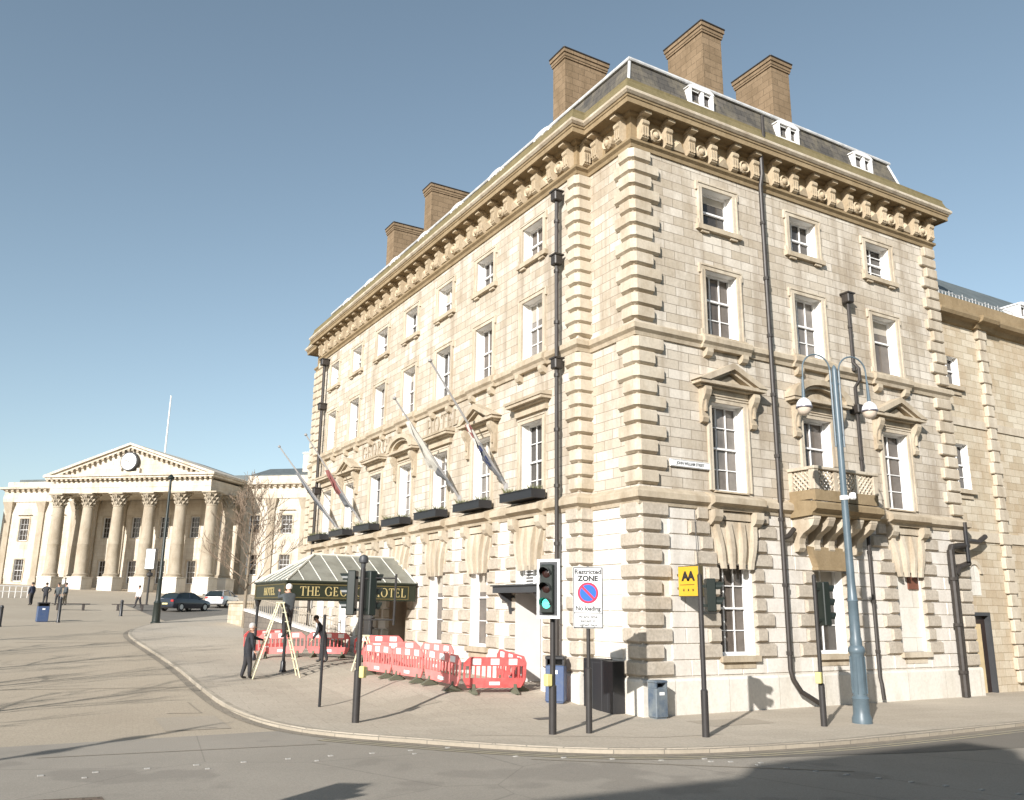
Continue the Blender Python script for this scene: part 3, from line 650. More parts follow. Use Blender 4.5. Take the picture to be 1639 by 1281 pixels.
# ---- pediments
def console(mb, x, y0=0, w=.11, z1=8.98, z0=7.95, d=.32):
    mb.prismx([(0, z1), (-d, z1), (-d-.02, z1-.1), (-d+.03, z1-.24), (-.17, z1-.42), (-.12, z1-.62), (-.13, z0+.18), (-.17, z0+.12), (-.13, z0), (0, z0-.03)], x-w, x+w)
    mb.box(x-.03, x+.03, -.2, -.05, z0+.3, z1-.35)
def pediment(kind_):
    mb = MB(); z = 9.0; cons = kind_ != 'flat'; hw = 1.32 if cons else 1.12
    if cons:
        mb.box(-.82, .82, -.09, 0, 8.80, 9.0)
        for s in (-1, 1): console(mb, s*.97)
    else: z = 9.06; mb.box(-.95, .95, -.12, 0, 8.82, 9.06)
    mb.box(-hw+.12, hw-.12, -.24, 0, z, z+.06); mb.box(-hw, hw, -.38, 0, z+.06, z+.16)
    if kind_ == 'flat':
        mb.prismx([(0, z+.16), (-.42, z+.16), (-.44, z+.24), (0, z+.32)], -hw-.04, hw+.04)
    elif kind_ == 'tri':
        H = .62; t = .17
        for s in (-1, 1):
            P_ = [(s*(hw+.06), z+.161), (s*(hw-.34), z+.161), (0, z+H-.02), (0, z+H+t)]
            mb.prism(P_, -.42, -.002); P2 = [(s*(hw-.34), z+.161), (s*(hw-.52), z+.161), (0, z+H-.11), (0, z+H-.02)]; mb.prism(P2, -.30, -.002)
        mb.prism([(-hw+.3, z+.162), (hw-.3, z+.162), (0, z+H-.05)], -.10, -.003)
        mb.prism([(-.42, z+.2), (.42, z+.2), (0, z+.42)], -.2, -.1)
    else:
        H = .66; n = 14
        def arc(rx, rz, z0): return [(rx*math.cos(math.pi*(1-i/n)), z0+rz*math.sin(math.pi*i/n)) for i in range(n+1)]
        o = arc(hw+.04, H, z+.161); a = arc(hw-.28, H-.17, z+.161); b = arc(hw-.44, H-.27, z+.161)
        for u, v, d in ((o, a, .42), (a, b, .30)):
            for i in range(n): mb.prism([u[i], u[i+1], v[i+1], v[i]], -d, -.002)
        mb.prism(arc(hw-.3, H-.2, z+.162), -.10, -.003); mb.prism(arc(.5, .2, z+.2), -.2, -.1)
    return mb.mesh('window_pediment', M['mould'])
pt, ps, pf = pediment('tri'), pediment('seg'), pediment('flat')
for c, m_ in zip(RW, (pt, ps, pt)): inst('window_pediment', m_, hotel, (c, 0, 0))
for c, m_ in zip(LW, (pf, pt, pf, ps, pf, pt, pf)): inst('window_pediment', m_, hotel, (-P, c, -.06), -R90)
# ---- cornice brackets, rosettes
cb = MB(); w_ = .125
prof = [(0, 16.96), (-.27, 16.96), (-.31, 16.90), (-.30, 16.83), (-.25, 16.78), (-.24, 16.70), (-.21, 16.54), (-.25, 16.45), (-.24, 16.38), (-.17, 16.335), (0, 16.335)]
cb.prismx(prof, -w_, w_)
for x in (-.095, 0, .095): cb.prismx([(-.24, 16.78), (-.28, 16.76), (-.27, 16.54), (-.29, 16.43), (-.22, 16.42)], x-.022, x+.022)
cb.box(-.13, .13, -.42, 0, 17.10, 17.228); cb.box(-.10, .10, -.2, 0, 16.96, 17.10)
cbm = cb.mesh('cornice_bracket', M['bracket'])
ro = MB(); 
ro.M = Matrix.Translation((0, -.17, 16.62)) @ Matrix.Scale(.9, 4) @ Matrix.Rotation(R90, 4, 'X')
ro.lathe([(.24, -.22), (.25, .0), (.21, .07), (.17, .03), (.14, -.02), (.12, .06), (.05, .11), (.005, .12)], 0, 0, 14)
rom = ro.mesh('cornice_rosette', M['bracket'])
cu_ = MB(); cu_.add([(-.24, 0, 16.36), (.24, 0, 16.36), (.24, -.16, 16.38), (-.24, -.16, 16.38), (-.18, 0, 16.86), (.18, 0, 16.86), (.05, -.24, 16.6), (-.05, -.24, 16.6)], [(0, 1, 2, 3), (3, 2, 6, 7), (7, 6, 5, 4), (2, 1, 5, 6), (0, 3, 7, 4)])
cum = cu_.mesh('cornice_pellet', M['bracket'])
def row(n, a, b, tf):
    for i in range(n):
        u = a+(b-a)*i/(n-1); inst('cornice_bracket', cbm, hotel, *tf(u))
        if i < n-1:
            um = u+(b-a)/(n-1)/2; inst('cornice_rosette' if i % 2 == 0 else 'cornice_pellet', rom if i % 2 == 0 else cum, hotel, *tf(um))
row(16, .35, HR-.2, lambda u: ((u, 0, 0), 0))
row(2, .35, 1.55, lambda u: ((0, u, 0), -R90))
row(27, 2.5, 27.3, lambda u: ((-P, u, 0), -R90))
mbk = MB(); 
# small return brackets at the corner bay
inst('cornice_bracket', cbm, hotel, (-.22, 2.2, 0), 0)
# ---- attic (mansard), lead ridge, dormers, flat roof
MX0, MX1, MY0, MY1 = -.02, 13.1, .05, 28.9; IN = .36
mb = MB(); a = [(MX0, MY0), (MX1, MY0), (MX1, MY1), (MX0, MY1)]; t = [(MX0+IN, MY0+IN), (MX1-IN, MY0+IN), (MX1-IN, MY1-IN), (MX0+IN, MY1-IN)]
mb.add([(*p, 18.1) for p in a]+[(*p, 19.42) for p in t], [(0, 1, 5, 4), (1, 2, 6, 5), (2, 3, 7, 6), (3, 0, 4, 7), (4, 5, 6, 7)])
att = mb.build('attic_roof', M['slate'], hotel)
mb = MB(); tt = [(MX0+IN-.06, MY0+IN-.06), (MX1-IN+.06, MY0+IN-.06), (MX1-IN+.06, MY1-IN+.06), (MX0+IN-.06, MY1-IN+.06)]
sweep(mb, tt, [(-.3, 19.37), (.03, 19.36), (.05, 19.40), (.04, 19.46), (-.3, 19.48)])
for (p, t_) in zip(a, t): mb.tube([(p[0], p[1], 18.12), (t_[0], t_[1], 19.42)], .05, 8)
mb.build('lead_ridge', M['lead'], att)
rl = MB()
for i in range(60): 
    x = MX0+IN+.15+i*.205; rl.box(x-.012, x+.012, MY0+IN-.02, MY0+IN+.0, 19.5, 19.53)
dorm = MB(); dw = .52
dorm.box(-dw, dw, -.12, .6, .0, .10)
for s in (-1, 1): x0, x1 = sorted((s*dw, s*(dw-.1))); dorm.box(x0, x1, -.12, .6, .1, .62)
dorm.box(.0, .12, -.1, .1, .1, .62)
n = 8; arc = [(-(dw+.05)*math.cos(math.pi*i/n), .62+.17*math.sin(math.pi*i/n)) for i in range(n+1)]; dorm.prism(arc, -.12, .75)
for s in (-1, 1):
    dorm.box(min(s*.07, s*.5), max(s*.07, s*.5), -.06, -.03, .55, .6)
dormm = dorm.mesh('dormer', M['white'])
dp = MB(); dp.quad((-dw+.05, .03, .1), (dw-.05, .03, .1), (dw-.05, .03, .62), (-dw+.05, .03, .62)); dpm = dp.mesh('pane', M['pane2'])
def dormer(loc, rz): d = inst('dormer', dormm, hotel, loc, rz); inst('pane', dpm, d)
for c in (3.0, 7.0, 10.9): dormer((c, MY0+.14, 18.42), 0)
for c in LW: dormer((MX0+.10, c+.2, 18.42), -R90)
# ---- chimneys
def chimney(x, y, lx, ly, zt=23.0, zb=18.6):
    mb = MB(); o = .11
    mb.box(x+o, x+lx-o, y+o, y+ly-o, zb, zt-.42)
    for d, z0, z1 in ((.07, zt-.42, zt-.34), (.05, zt-.34, zt-.20), (.01, zt-.20, zt-.07)): mb.box(x+d, x+lx-d, y+d, y+ly-d, z0, z1)
    mb.box(x+o-.10, x+lx-o+.10, y+o-.1, y+ly-o+.1, zb, zb+1.0)
    ch = mb.build('chimney', M['chim'], hotel)
    mb = MB(); mb.bbox(x-.02, x+lx+.02, y-.02, y+ly+.02, zt-.07, zt+.0, .02); mb.build('cap_stone', M['pipe'], ch)
    return ch
chimney(4.23, 1.2, 1.12, 2.05); chimney(7.82, 1.36, 1.16, 2.05); chimney(.92, 4.95, 2.1, 1.02); chimney(1.16, 17.06, 2.2, 1.0); chimney(1.31, 22.13, 2.2, 1.2)
# ---- balcony on the street front
c = 7.2; bal = MB(); hw = 1.42
bal.prismx([(0, 5.38), (-.88, 5.42), (-.92, 5.5), (-1.08, 5.6), (-1.08, 5.76), (-1.02, 5.82), (0, 5.93)], c-hw-.1, c+hw+.1)
bal.box(c-hw, c+hw, -.98, -.86, 5.86, 6.18)
for s in (-1, 1): x0, x1 = sorted((c+s*hw, c+s*(hw-.12))); bal.box(x0, x1, -.86, 0, 5.9, 6.18)
balc = bal.build('balcony', M['cornice'], hotel)
rp = MB(); rp.bbox(c-hw-.05, c+hw+.05, -1.03, -.81, 6.78, 6.88, .02)
for s in (-1, 1):
    x0, x1 = sorted((c+s*(hw+.05), c+s*(hw-.17))); rp.box(x0, x1, -.81, -.0, 6.785, 6.875)
    rp.bbox(c+s*(hw-.08)-.11, c+s*(hw-.08)+.11, -1.0, -.78, 6.18, 6.78, .02); x0, x1 = sorted((c+s*hw, c+s*(hw-.16))); rp.box(x0, x1, -.14, 0, 6.18, 6.785)
for x in (c-.47, c+.47): rp.box(x-.07, x+.07, -.97, -.86, 6.18, 6.78)
rp.build('balcony_rail', M['dress'], balc)
lt = MB()
def lattice(p, dvec, L_, z0, z1, y=None):
    H_ = z1-z0; st = .17; k = -int(H_/st)-1
    while k*st < L_:
        for sg in (1, -1):
            pts = []
            for zz in (0, H_):
                s_ = k*st+(zz if sg > 0 else H_-zz); pts.append([s_, z0+zz])
            # clip to 0..L
            (s0, za), (s1, zb) = pts
            if s0 == s1: continue
            def at(s_): return za+(zb-za)*(s_-s0)/(s1-s0)
            lo_, hi_ = max(0, min(s0, s1)), min(L_, max(s0, s1))
            if hi_-lo_ < .03: continue
            A = (p[0]+dvec[0]*lo_, p[1]+dvec[1]*lo_, at(lo_)); B = (p[0]+dvec[0]*hi_, p[1]+dvec[1]*hi_, at(hi_)); lt.tube([A, B], .037, 4)
        k += 1
lattice((c-hw+.19, -.92), (1, 0), .76, 6.18, 6.78); lattice((c-.40, -.92), (1, 0), .80, 6.18, 6.78); lattice((c+.54, -.92), (1, 0), .70, 6.18, 6.78)
for s in (-1, 1): lattice((c+s*(hw-.06), -.78), (0, 1), .64, 6.18, 6.78)
lt.build('balcony_lattice', M['dress'], balc)
bc = MB()
for x in (-1.28, -.64, 0, .64, 1.28):
    bc.prismx([(0, 5.40), (-.84, 5.40), (-.86, 5.30), (-.78, 5.14), (-.62, 5.02), (-.42, 4.92), (-.28, 4.78), (-.24, 4.62), (-.27, 4.5), (-.2, 4.4), (0, 4.38)], c+x-.13, c+x+.13)
    bc.box(c+x-.15, c+x+.15, -.87, -.5, 5.33, 5.402)
bc.build('balcony_corbels', M['dress'], balc)
mb = MB(); mb.add([(c-.66, 0, 3.92), (c+.66, 0, 3.92), (c+.95, 0, 4.6), (c-.95, 0, 4.6), (c-.62, -.24, 3.95), (c+.62, -.24, 3.95), (c+.9, -.24, 4.55), (c-.9, -.24, 4.55)], [(4, 5, 6, 7), (0, 1, 5, 4), (1, 2, 6, 5), (2, 3, 7, 6), (3, 0, 4, 7)])
mb.box(c-.7, c+.7, -.28, 0, 3.88, 3.96); mb.build('lintel', M['cornice'], hotel)
# ---- doors on the square front
M['door'] = mat('dark_door', (.035,.022,.018), .35, noise=.3, nscale=6); M['reddoor'] = mat('red_brown_door', (.13,.022,.015), .3, noise=.4, nscale=5)
def FLp(u, y, z): return (-P+y, u, z)
def dbox(mb, u0, u1, y0, y1, z0, z1): mb.box(-P+y0, -P+y1, u0, u1, z0, z1)
u = LW[0]; mb = MB(); dbox(mb, u-.75, u+.75, .80, .86, .3, 3.1); dr = mb.build('side_door', M['door'], hotel)
mb = MB()
for a_ in (u-.75, u+.75): mb.quad(FLp(a_, -.13, -.3), FLp(a_, .86, -.3), FLp(a_, .86, 4.0), FLp(a_, -.13, 4.0))
mb.quad(FLp(u-.75, 0, 4.0), FLp(u+.75, 0, 4.0), FLp(u+.75, .86, 4.0), FLp(u-.75, .86, 4.0)); mb.build('reveal', M['reveal'], dr, recalc=False)
mb = MB(); dbox(mb, u-.75, u+.75, .2, .26, 3.35, 4.0); lv = mb.build('louvre_panel', M['pane2'], hotel)
mb = MB()
for i in range(6): dbox(mb, u-.6, u+.6, .14, .2, 3.42+i*.095, 3.46+i*.095)
for a_ in (u-.75, u, u+.63): dbox(mb, a_, a_+.1, .12, .2, 3.36, 3.99)
mb.build('louvre_slats', M['white'], lv)
mb = MB(); dbox(mb, u-1.35, u+1.35, -.62, .2, 3.12, 3.32); dbox(mb, u-1.4, u+1.4, -.68, .1, 3.32, 3.36)
hood = mb.build('door_hood', M['dgrey'], hotel)
mb = MB()
for a_ in (u-1.05, u+1.05): mb.prism([(0, 0), (0, 0), (0, 0)], 0, 0) if False else mb.add([tuple(FLp(a_-.06, y, z)) for y, z in ((-.02, 3.12), (-.56, 3.12), (-.46, 2.95), (-.2, 2.8), (-.14, 2.5), (-.02, 2.4))]+[tuple(FLp(a_+.06, y, z)) for y, z in ((-.02, 3.12), (-.56, 3.12), (-.46, 2.95), (-.2, 2.8), (-.14, 2.5), (-.02, 2.4))], [list(range(6)), list(range(11, 5, -1))]+[(i, (i+1) % 6, 6+(i+1) % 6, 6+i) for i in range(6)])
mb.build('bracket', M['dgrey'], hood)
mb = MB(); dbox(mb, u-.95, u+.95, -.45, .8, -.2, .32); dbox(mb, u-1.05, u+1.05, -.75, .1, -.2, .17); mb.build('door_step', M['plinth'], hotel)
u = LW[3]; mb = MB(); dbox(mb, u-.85, u+.85, .62, .68, .4, 3.6); ed = mb.build('entrance_door', M['reddoor'], hotel)
mb = MB()
for a_ in (u-.85, u+.85): mb.quad(FLp(a_, -.13, -.3), FLp(a_, .68, -.3), FLp(a_, .68, 3.6), FLp(a_, -.13, 3.6))
mb.quad(FLp(u-.85, 0, 3.6), FLp(u+.85, 0, 3.6), FLp(u+.85, .68, 3.6), FLp(u-.85, .68, 3.6)); mb.build('reveal', M['dress'], ed, recalc=False)
mb = MB()
for s in (-1, 1):
    for z0, z1 in ((1.3, 2.6), (2.7, 3.4), (.6, 1.2)): dbox(mb, u+s*.42-.28, u+s*.42+.28, .60, .62, z0, z1)
mb.build('door_panel', M['door'], ed)
mb = MB(); dbox(mb, u-1.1, u+1.1, -.5, .62, -.2, .62); mb.build('door_step', M['plinth'], hotel)
# ---- letters between the floors
M['letter'] = mat('stone_letters', (.36,.30,.22), .8, noise=.2)
def facade_text(t, uc, z, size, sx, gap=.12):
    serif_text('lettering', t, size, M['letter'], hotel, FL @ Matrix.Translation((-uc, 0, z)), .045, gap, .4, sx)
facade_text('GEORGE', 18.35, 9.70, .62, .95, .14); facade_text('HOTEL', 11.5, 9.70, .62, .95, .14)
# ---- downpipes
def hopper(mb, x, y, z, s=.17): mb.bbox(x-s, x+s, y-s, y+s, z-.36, z, .03); mb.box(x-s-.03, x+s+.03, y-s-.03, y+s+.03, z-.05, z)
def rings(mb, x, y, z0, z1, r, st=1.8):
    z = z0+.5
    while z < z1-.3: mb.lathe([(r, -.05), (r*1.35, -.05), (r*1.35, .05), (r, .05)], x, y, 10, z); z += st
mb = MB(); x, y = -P-.26, 2.98; mb.tube([(x, y, 15.5), (x, y, .5)], .068, 10); hopper(mb, x, y, 15.75, .15); hopper(mb, x, y, 13.55, .145); hopper(mb, x, y, 10.15, .145); rings(mb, x, y, .6, 15.3, .068, 1.7); mb.build('downpipe', M['pipe'], hotel, smooth=True)
mb = MB(); x, y = -P-.24, 26.25; mb.tube([(x, y, 15.7), (x, y, 1)], .085, 8); hopper(mb, x, y, 15.9, .2); hopper(mb, x, y, 13.4, .18); hopper(mb, x, y, 8.8, .18); mb.build('downpipe', M['pipe'], hotel, smooth=True)
mb = MB(); x, y = 5.12, -.22; mb.tube([(x, y-.1, 17.15), (x, y-.1, 16.5), (x, y, 16.1), (x, y, 1.05), (x+.02, y-.05, .8), (x+.25, y-.12, .45), (x+1.05, y-.16, .06)], .07, 10); rings(mb, x, y, 1.0, 16, .07, 1.9)
mb.tube([(x, -.48, 18.55), (x, -.48, 17.7)], .055, 8)
mb.tube([(x+.0, y, 4.75), (x+.25, y, 4.82), (x+.5, y-.02, 5.05)], .075, 8); mb.build('downpipe', M['pipe'], hotel, smooth=True)
mb = MB(); x, y = 9.0, -.2; mb.tube([(x, y, 13.0), (x, y, 10.75), (x+.02, -.38, 10.5), (x+.02, -.38, 10.1), (x, y, 9.9), (x, y, .75), (x-.05, y-.08, .55), (x-.06, y-.12, .1)], .06, 8); hopper(mb, x, y, 13.2, .15); rings(mb, x, y, 1, 13, .06, 1.5); mb.bbox(x-.14, x+.14, -.36, 0, 9.0, 9.3, .03); mb.build('downpipe', M['pipe'], hotel, smooth=True)
mb = MB(); x, y = 13.1, -.27; mb.tube([(x, y, 4.75), (x, y, .02)], .12, 10); mb.tube([(x+.28, y+.08, 3.95), (x+.26, y+.08, .02)], .075, 8)
mb.tube([(x, y, 4.7), (x+.08, y, 4.86), (x+.5, y+.0, 4.92), (x+1.0, y, 4.95)], .11, 10); mb.tube([(x+1.0, y, 5.12), (x+2.1, y+.25, 5.14), (x+2.2, y+.25, 5.2), (x+2.6, y+.3, 5.36)], .09, 10); mb.tube([(x+.28, y+.08, 3.95), (x+.5, y+.08, 4.2), (x+1.1, y+.08, 4.35)], .1, 8)
mb.tube([(x+.98, y, 5.75), (x+.98, y, 4.3)], .07, 8); rings(mb, x, y, .3, 4.6, .12, 1.5); mb.build('downpipe', M['pipe'], hotel, smooth=True)
mb = MB()
mb.tube([(13.95, -.35, 5.45), (13.95, -.35, 4.4)], .06, 8)
mb.tube([(1.78, -.17, 5.35), (1.80, -.17, 4.75), (1.82, -.17, 3.85)], .012, 4); mb.build('cable', M['black'], hotel)
# net bracket at the right cornice end
# ================================================================== objects fixed to or beside the hotel
def WX(u, y=0.0): return (HX+u, HY+y)                       # street front coordinates -> world
def WL(u, y=0.0): return (HX-P+y, HY+u)                     # square front coordinates -> world (y<0 is outwards)
# ---- window boxes with plants
def plants(n, w, d, h, seed):
    r = random.Random(seed); mb = MB()
    for _ in range(n):
        x, y = r.uniform(-w/2, w/2), r.uniform(-d/2, d/2); hh = h*r.uniform(.3, 1.0)*(.6+.4*math.cos(x*3+seed)); a = r.uniform(0, 6.28); t = r.uniform(.02, .12)
        c, s_ = math.cos(a), math.sin(a); wd = .012
        mb.add([(x-wd*s_, y+wd*c, 0), (x+wd*s_, y-wd*c, 0), (x+t*c+wd*1.6*s_, y+t*s_, hh*.6), (x+t*2*c, y+t*2*s_, hh), (x+t*c-wd*1.6*s_, y+t*s_, hh*.6)], [(0, 1, 2, 3, 4)])
    return mb
wb0 = None
nm = ['nearest the street corner, below the first flat hooded window', 'below the first triangular pediment from the corner', 'below the word HOTEL', 'above the canopy, below the round pediment', 'below the word GEORGE', 'below the far triangular pediment', 'farthest along, beside the far corner']
for i, c in enumerate(LW):
    x, y = WL(c, -.36)
    if i == 0:
        b = empty('window_box', (x, y, 5.93), -R90, 'black window box '+nm[i], 'window box', 'black window boxes on the square front')
        mb = MB()
        mb.box(-.98, .98, -.27, -.24, -.0, .27); mb.box(-.98, .98, .20, .23, 0, .27); mb.box(-.98, -.95, -.24, .20, 0, .27); mb.box(.95, .98, -.24, .20, 0, .27); mb.box(-.95, .95, -.24, .2, 0, .22); mb.box(-1.0, 1.0, -.29, -.24, .25, .28)
        mb.build('trough', M['black'], b)
        plants(420, 1.8, .38, .34, 3).build('plants', M['soil'], b, loc=(0, -.02, .22), recalc=False); wb0 = b
    else: copy_tree(wb0, None, (x, y, 5.93), -R90, 'black window box '+nm[i])
# ---- entrance canopy: fascia box on posts, glazed hipped roof
X1c = 8.95; YA, YB = HY+13.1, HY+17.5; XW = HX-P-.16; ZB, ZT = 2.88, 3.5
can = empty('entrance_canopy', ((X1c+XW)/2, (YA+YB)/2, gz(11, 33)), 0, 'hotel entrance canopy with glazed hipped roof and dark green fascia lettered in gold', 'canopy')
ox, oy, oz = can.location
M['fascia'] = mat('fascia_green', (.022,.028,.016), .4, noise=.2); M['gold'] = mat('gold_letters', (.46,.37,.17), .45); M['fasb'] = mat('fascia_frame', (.13,.10,.035), .5)
M['cglass'] = mat('canopy_glass', (.23,.235,.20), .22, noise=.35, nscale=1.5); M['cbar'] = mat('canopy_bar', (.62,.60,.52), .5)
mb = MB(); x0, x1, y0, y1 = X1c-ox, XW-ox, YA-oy, YB-oy; zb, zt = ZB-oz, ZT-oz
mb.box(x0, x1, y0, y0+.12, zb, zt); mb.box(x0, x1, y1-.12, y1, zb, zt); mb.box(x0, x0+.12, y0+.12, y1-.12, zb, zt)
mb.box(x0-.05, x1, y0-.05, y0+.2, zt, zt+.06); mb.box(x0-.05, x1, y1-.2, y1+.05, zt, zt+.06); mb.box(x0-.05, x0+.2, y0+.2, y1-.2, zt, zt+.06)
mb.box(x0+.12, x1, y0+.12, y1-.12, zt-.08, zt-.02)
fa = mb.build('fascia', M['fascia'], can)
mb = MB()
def frame2(mb, a, b, c, d, f):   # rectangle outline
    for (p, q_, r, s_) in ((a, b, c, c+.03), (a, b, d-.03, d), (a, a+.03, c+.03, d-.03), (b-.03, b, c+.03, d-.03)): f(mb, p, q_, r, s_)
frame2(mb, x0+.12, x1-.3, zb+.06, zt-.06, lambda m_, p, q_, r, s_: m_.box(p, q_, y0-.02, y0, r, s_))
frame2(mb, y0+.15, y1-.15, zb+.06, zt-.06, lambda m_, p, q_, r, s_: m_.box(x0-.02, x0, p, q_, r, s_))
mb.build('fascia_frame', M['fasb'], fa)
serif_text('lettering', 'THE GEORGE HOTEL', .325, M['gold'], fa, Matrix.Translation(((x0+x1)/2+.05, y0, (zb+zt)/2)), .014, .07, .42, .93)
serif_text('lettering', 'HOTEL', .28, M['gold'], fa, Matrix.Translation((x0, (y0+y1)/2, (zb+zt)/2)) @ Matrix.Rotation(-R90, 4, 'Z'), .014, .09, .4, 1.2)
rz0, rz1 = ZT+.06-oz, 4.62-oz; ym = (y0+y1)/2; rx0 = 10.6-ox
mb = MB(); A, B, C_, D_ = (x0, y0, rz0), (x1, y0, rz0), (x1, y1, rz0), (x0, y1, rz0); R0, R1 = (rx0, ym, rz1), (x1, ym, rz1)
mb.add([A, B, C_, D_, R0, R1], [(0, 1, 5, 4), (2, 3, 4, 5), (3, 0, 4)]); rf = mb.build('glazed_roof', M['cglass'], can, recalc=False)
mb = MB()
def up_(p, d=.02): return (p[0], p[1], p[2]+d)
mb.tube([up_(A), up_(R0)], .045, 6); mb.tube([up_(D_), up_(R0)], .045, 6); mb.tube([up_(R0), up_(R1)], .05, 6); mb.tube([up_(B), up_(R1)], .035, 6)
for i in range(1, 8):
    x = x0+(x1-x0)*i/8; t = min(1, (x-x0)/(rx0-x0))
    for yy_ in (y0, y1): mb.tube([(x, yy_, rz0+.02), (x, yy_+(ym-yy_)*t, rz0+(rz1-rz0)*t+.02)], .022, 4)
for i in range(1, 6):
    y = y0+(y1-y0)*i/6; t = 1-abs(y-ym)/(ym-y0); mb.tube([(x0, y, rz0+.02), (x0+(rx0-x0)*t, y, rz0+(rz1-rz0)*t+.02)], .022, 4)
mb.build('glazing_bars', M['cbar'], rf)
for (px, py) in ((x0+.12, y0+.12), (x0+.12, y1-.12)):
    g0 = gz(px+ox, py+oy)-oz; mb = MB(); mb.tube([(px, py, zb), (px, py, g0)], .055, 10); mb.lathe([(.13, 0), (.13, .05), (.10, .08), (.09, .35), (.06, .4)], px, py, 12, g0); mb.lathe([(.06, -.25), (.1, -.12), (.13, -.02), (.13, 0)], px, py, 12, zb); mb.build('post', M['black'], can, smooth=True)
# ---- flagpoles
M['fwhite'] = mat('flag_white', (.58,.56,.50), .8, noise=.15, nscale=5); M['fgrey'] = mat('flag_grey', (.20,.21,.22), .8, noise=.3, nscale=6); M['fred'] = mat('flag_red', (.27,.10,.09), .8, noise=.3, nscale=6); M['fblue'] = mat('flag_blue', (.035,.05,.13), .8)
M['polew'] = mat('pole_white', (.66,.65,.62), .4); M['poleg'] = mat('pole_shaded_grey', (.30,.29,.28), .4)  # angled poles: shade of the side in view is put into the grey
def flagpole(u, zb_, tip, cols, lb, hang=(.3, .95), wid=.30):
    x, y = WL(u, 0); e = empty('flagpole', (x, y, zb_), 0, lb, 'flagpole', 'angled flagpoles on the square front')
    T = Vector((HX+tip[0]-x, HY+tip[1]-y, tip[2]-zb_)); mb = MB(); mb.tube([(0, 0, 0), tuple(T)], [.05, .03], 8); mb.lathe([(.001, -.07), (.07, -.03), (.075, .02), (.001, .08)], T.x, T.y, 10, T.z); mb.tube([(.0, 0, -.15), (-.02, 0, .15)], .1, 8)
    mb.build('pole', M['poleg'], e, smooth=True)
    if not cols: return e
    r = random.Random(int(u*10)); n = 12; a = T*hang[0]; b_ = T*hang[1]; cur = MB(); rows_ = []
    for i in range(n+1):
        t = i/n; p = a.lerp(b_, 1-t); wv = wid*(math.sin(math.pi*min(1, t*1.05+.05))**.7)*(.75+.5*r.random()); row_ = []
        for j in range(9):
            q_ = j/8; ang = q_*7.5; row_.append((p.x+.06*math.sin(ang), p.y+.07*math.cos(ang*1.3+i*.5), p.z-.03-wv*q_*2.0))
        rows_.append(row_)
    cur.add([q_ for rr in rows_ for q_ in rr], [])
    base = 0
    for i in range(n):
        for j in range(8):
            cur.f.append([i*9+j, i*9+j+1, (i+1)*9+j+1, (i+1)*9+j]); cur.mi.append(cols[1][int((i/n)*len(cols[1]))] if (i+j) % 3 or len(cols[0]) < 3 else cols[1][min(len(cols[1])-1, int((i/n)*len(cols[1]))+1)])
    fl = cur.build('flag', [M[c_] for c_ in cols[0]], e, smooth=True, recalc=False); return e
flagpole(6.4, 6.55, (-3.45, 6.3, 10.45), (['fred', 'fwhite', 'fblue', 'fgrey'], [0, 1, 3, 2, 3, 3]), 'angled flagpole nearest the street, its red white and blue flag furled along it', (.06, .52), .16)
flagpole(9.8, 6.5, (-3.2, 9.8, 9.95), (['fwhite', 'fgrey'], [0, 0, 0, 0, 0, 1, 1, 1]), 'angled flagpole with a large furled white flag, grey at its low end', (.14, .80), .27)
flagpole(19.8, 6.4, (-3.2, 20.4, 10.4), (['fred', 'fgrey'], [0, 0, 1, 1]), 'angled flagpole with a small faded red flag beyond the round pediment', (.15, .62), .24)
flagpole(22.9, 6.3, (-3.4, 24.1, 10.4), (['fgrey'], [0]), 'farthest angled flagpole, with a dark grey flag furled tight', (.05, .7), .12)
# ---- street name plate, automobile sign, rough line marks
M['signw'] = mat('sign_white', (.80,.80,.78), .4); M['ink'] = mat('sign_ink', (.02,.02,.02), .5)
x, y = WX(1.80, -.06); pn = empty('street_name_plate', (x, y, 6.55), 0, 'small white street name plate on the wall above the corner', 'sign')
mb = MB(); mb.bbox(-.74, .74, -.012, .03, 0, .21, .008); mb.build('plate', M['signw'], pn)
mb = MB(); frame2(mb, -.72, .72, .015, .195, lambda m_, p, q_, r, s_: m_.box(p, q_, -.016, -.012, r, s_ if s_-r > .05 else r+.008)) if False else mb.box(-.715, .715, -.016, -.012, .012, .02); mb.box(-.715, .715, -.016, -.012, .19, .198); mb.build('border', M['ink'], pn)
text_obj('lettering', 'JOHN WILLIAM STREET', .112, M['ink'], pn, Matrix.Translation((0, -.014, .105)) @ T_FRONT, .002, .002, 1.0, .88)
M['yel'] = mat('yellow_sign', (.66,.37,.03), .4); M['olive'] = mat('sign_edge', (.09,.075,.04), .5)
x, y = WX(1.22, 0); aa = empty('projecting_sign', (x, y, 3.0), 0, 'yellow projecting sign with black AA and stars, on the corner wall', 'sign')
mb = MB(); mb.bbox(-.085, .085, -.95, -.14, 0, .80, .012); mb.box(-.03, .03, -.14, -.0, .2, .25); mb.box(-.03, .03, -.14, -.0, .55, .6); mb.build('sign_box', M['olive'], aa)
mb = MB(); mb.box(-.090, -.0855, -.93, -.16, .02, .78); mb.build('face', M['yel'], aa)
TL = Matrix.Rotation(-R90, 4, 'Z') @ T_FRONT
text_obj('lettering', 'AA', .32, M['ink'], aa, Matrix.Translation((-.092, -.545, .52)) @ TL, .002, .018, .9, 1.15)
mb = MB()
for k in range(3):
    cy_ = -.725+.18*k
    pts = [(-.091, cy_-(.045 if i % 2 == 0 else .018)*math.sin(i*math.pi/5), .17+(.045 if i % 2 == 0 else .018)*math.cos(i*math.pi/5)) for i in range(10)]
    mb.add(pts+[(-.096, p[1], p[2]) for p in pts], [list(range(10)), list(range(19, 9, -1))]+[(i, (i+1) % 10, 10+(i+1) % 10, 10+i) for i in range(10)])
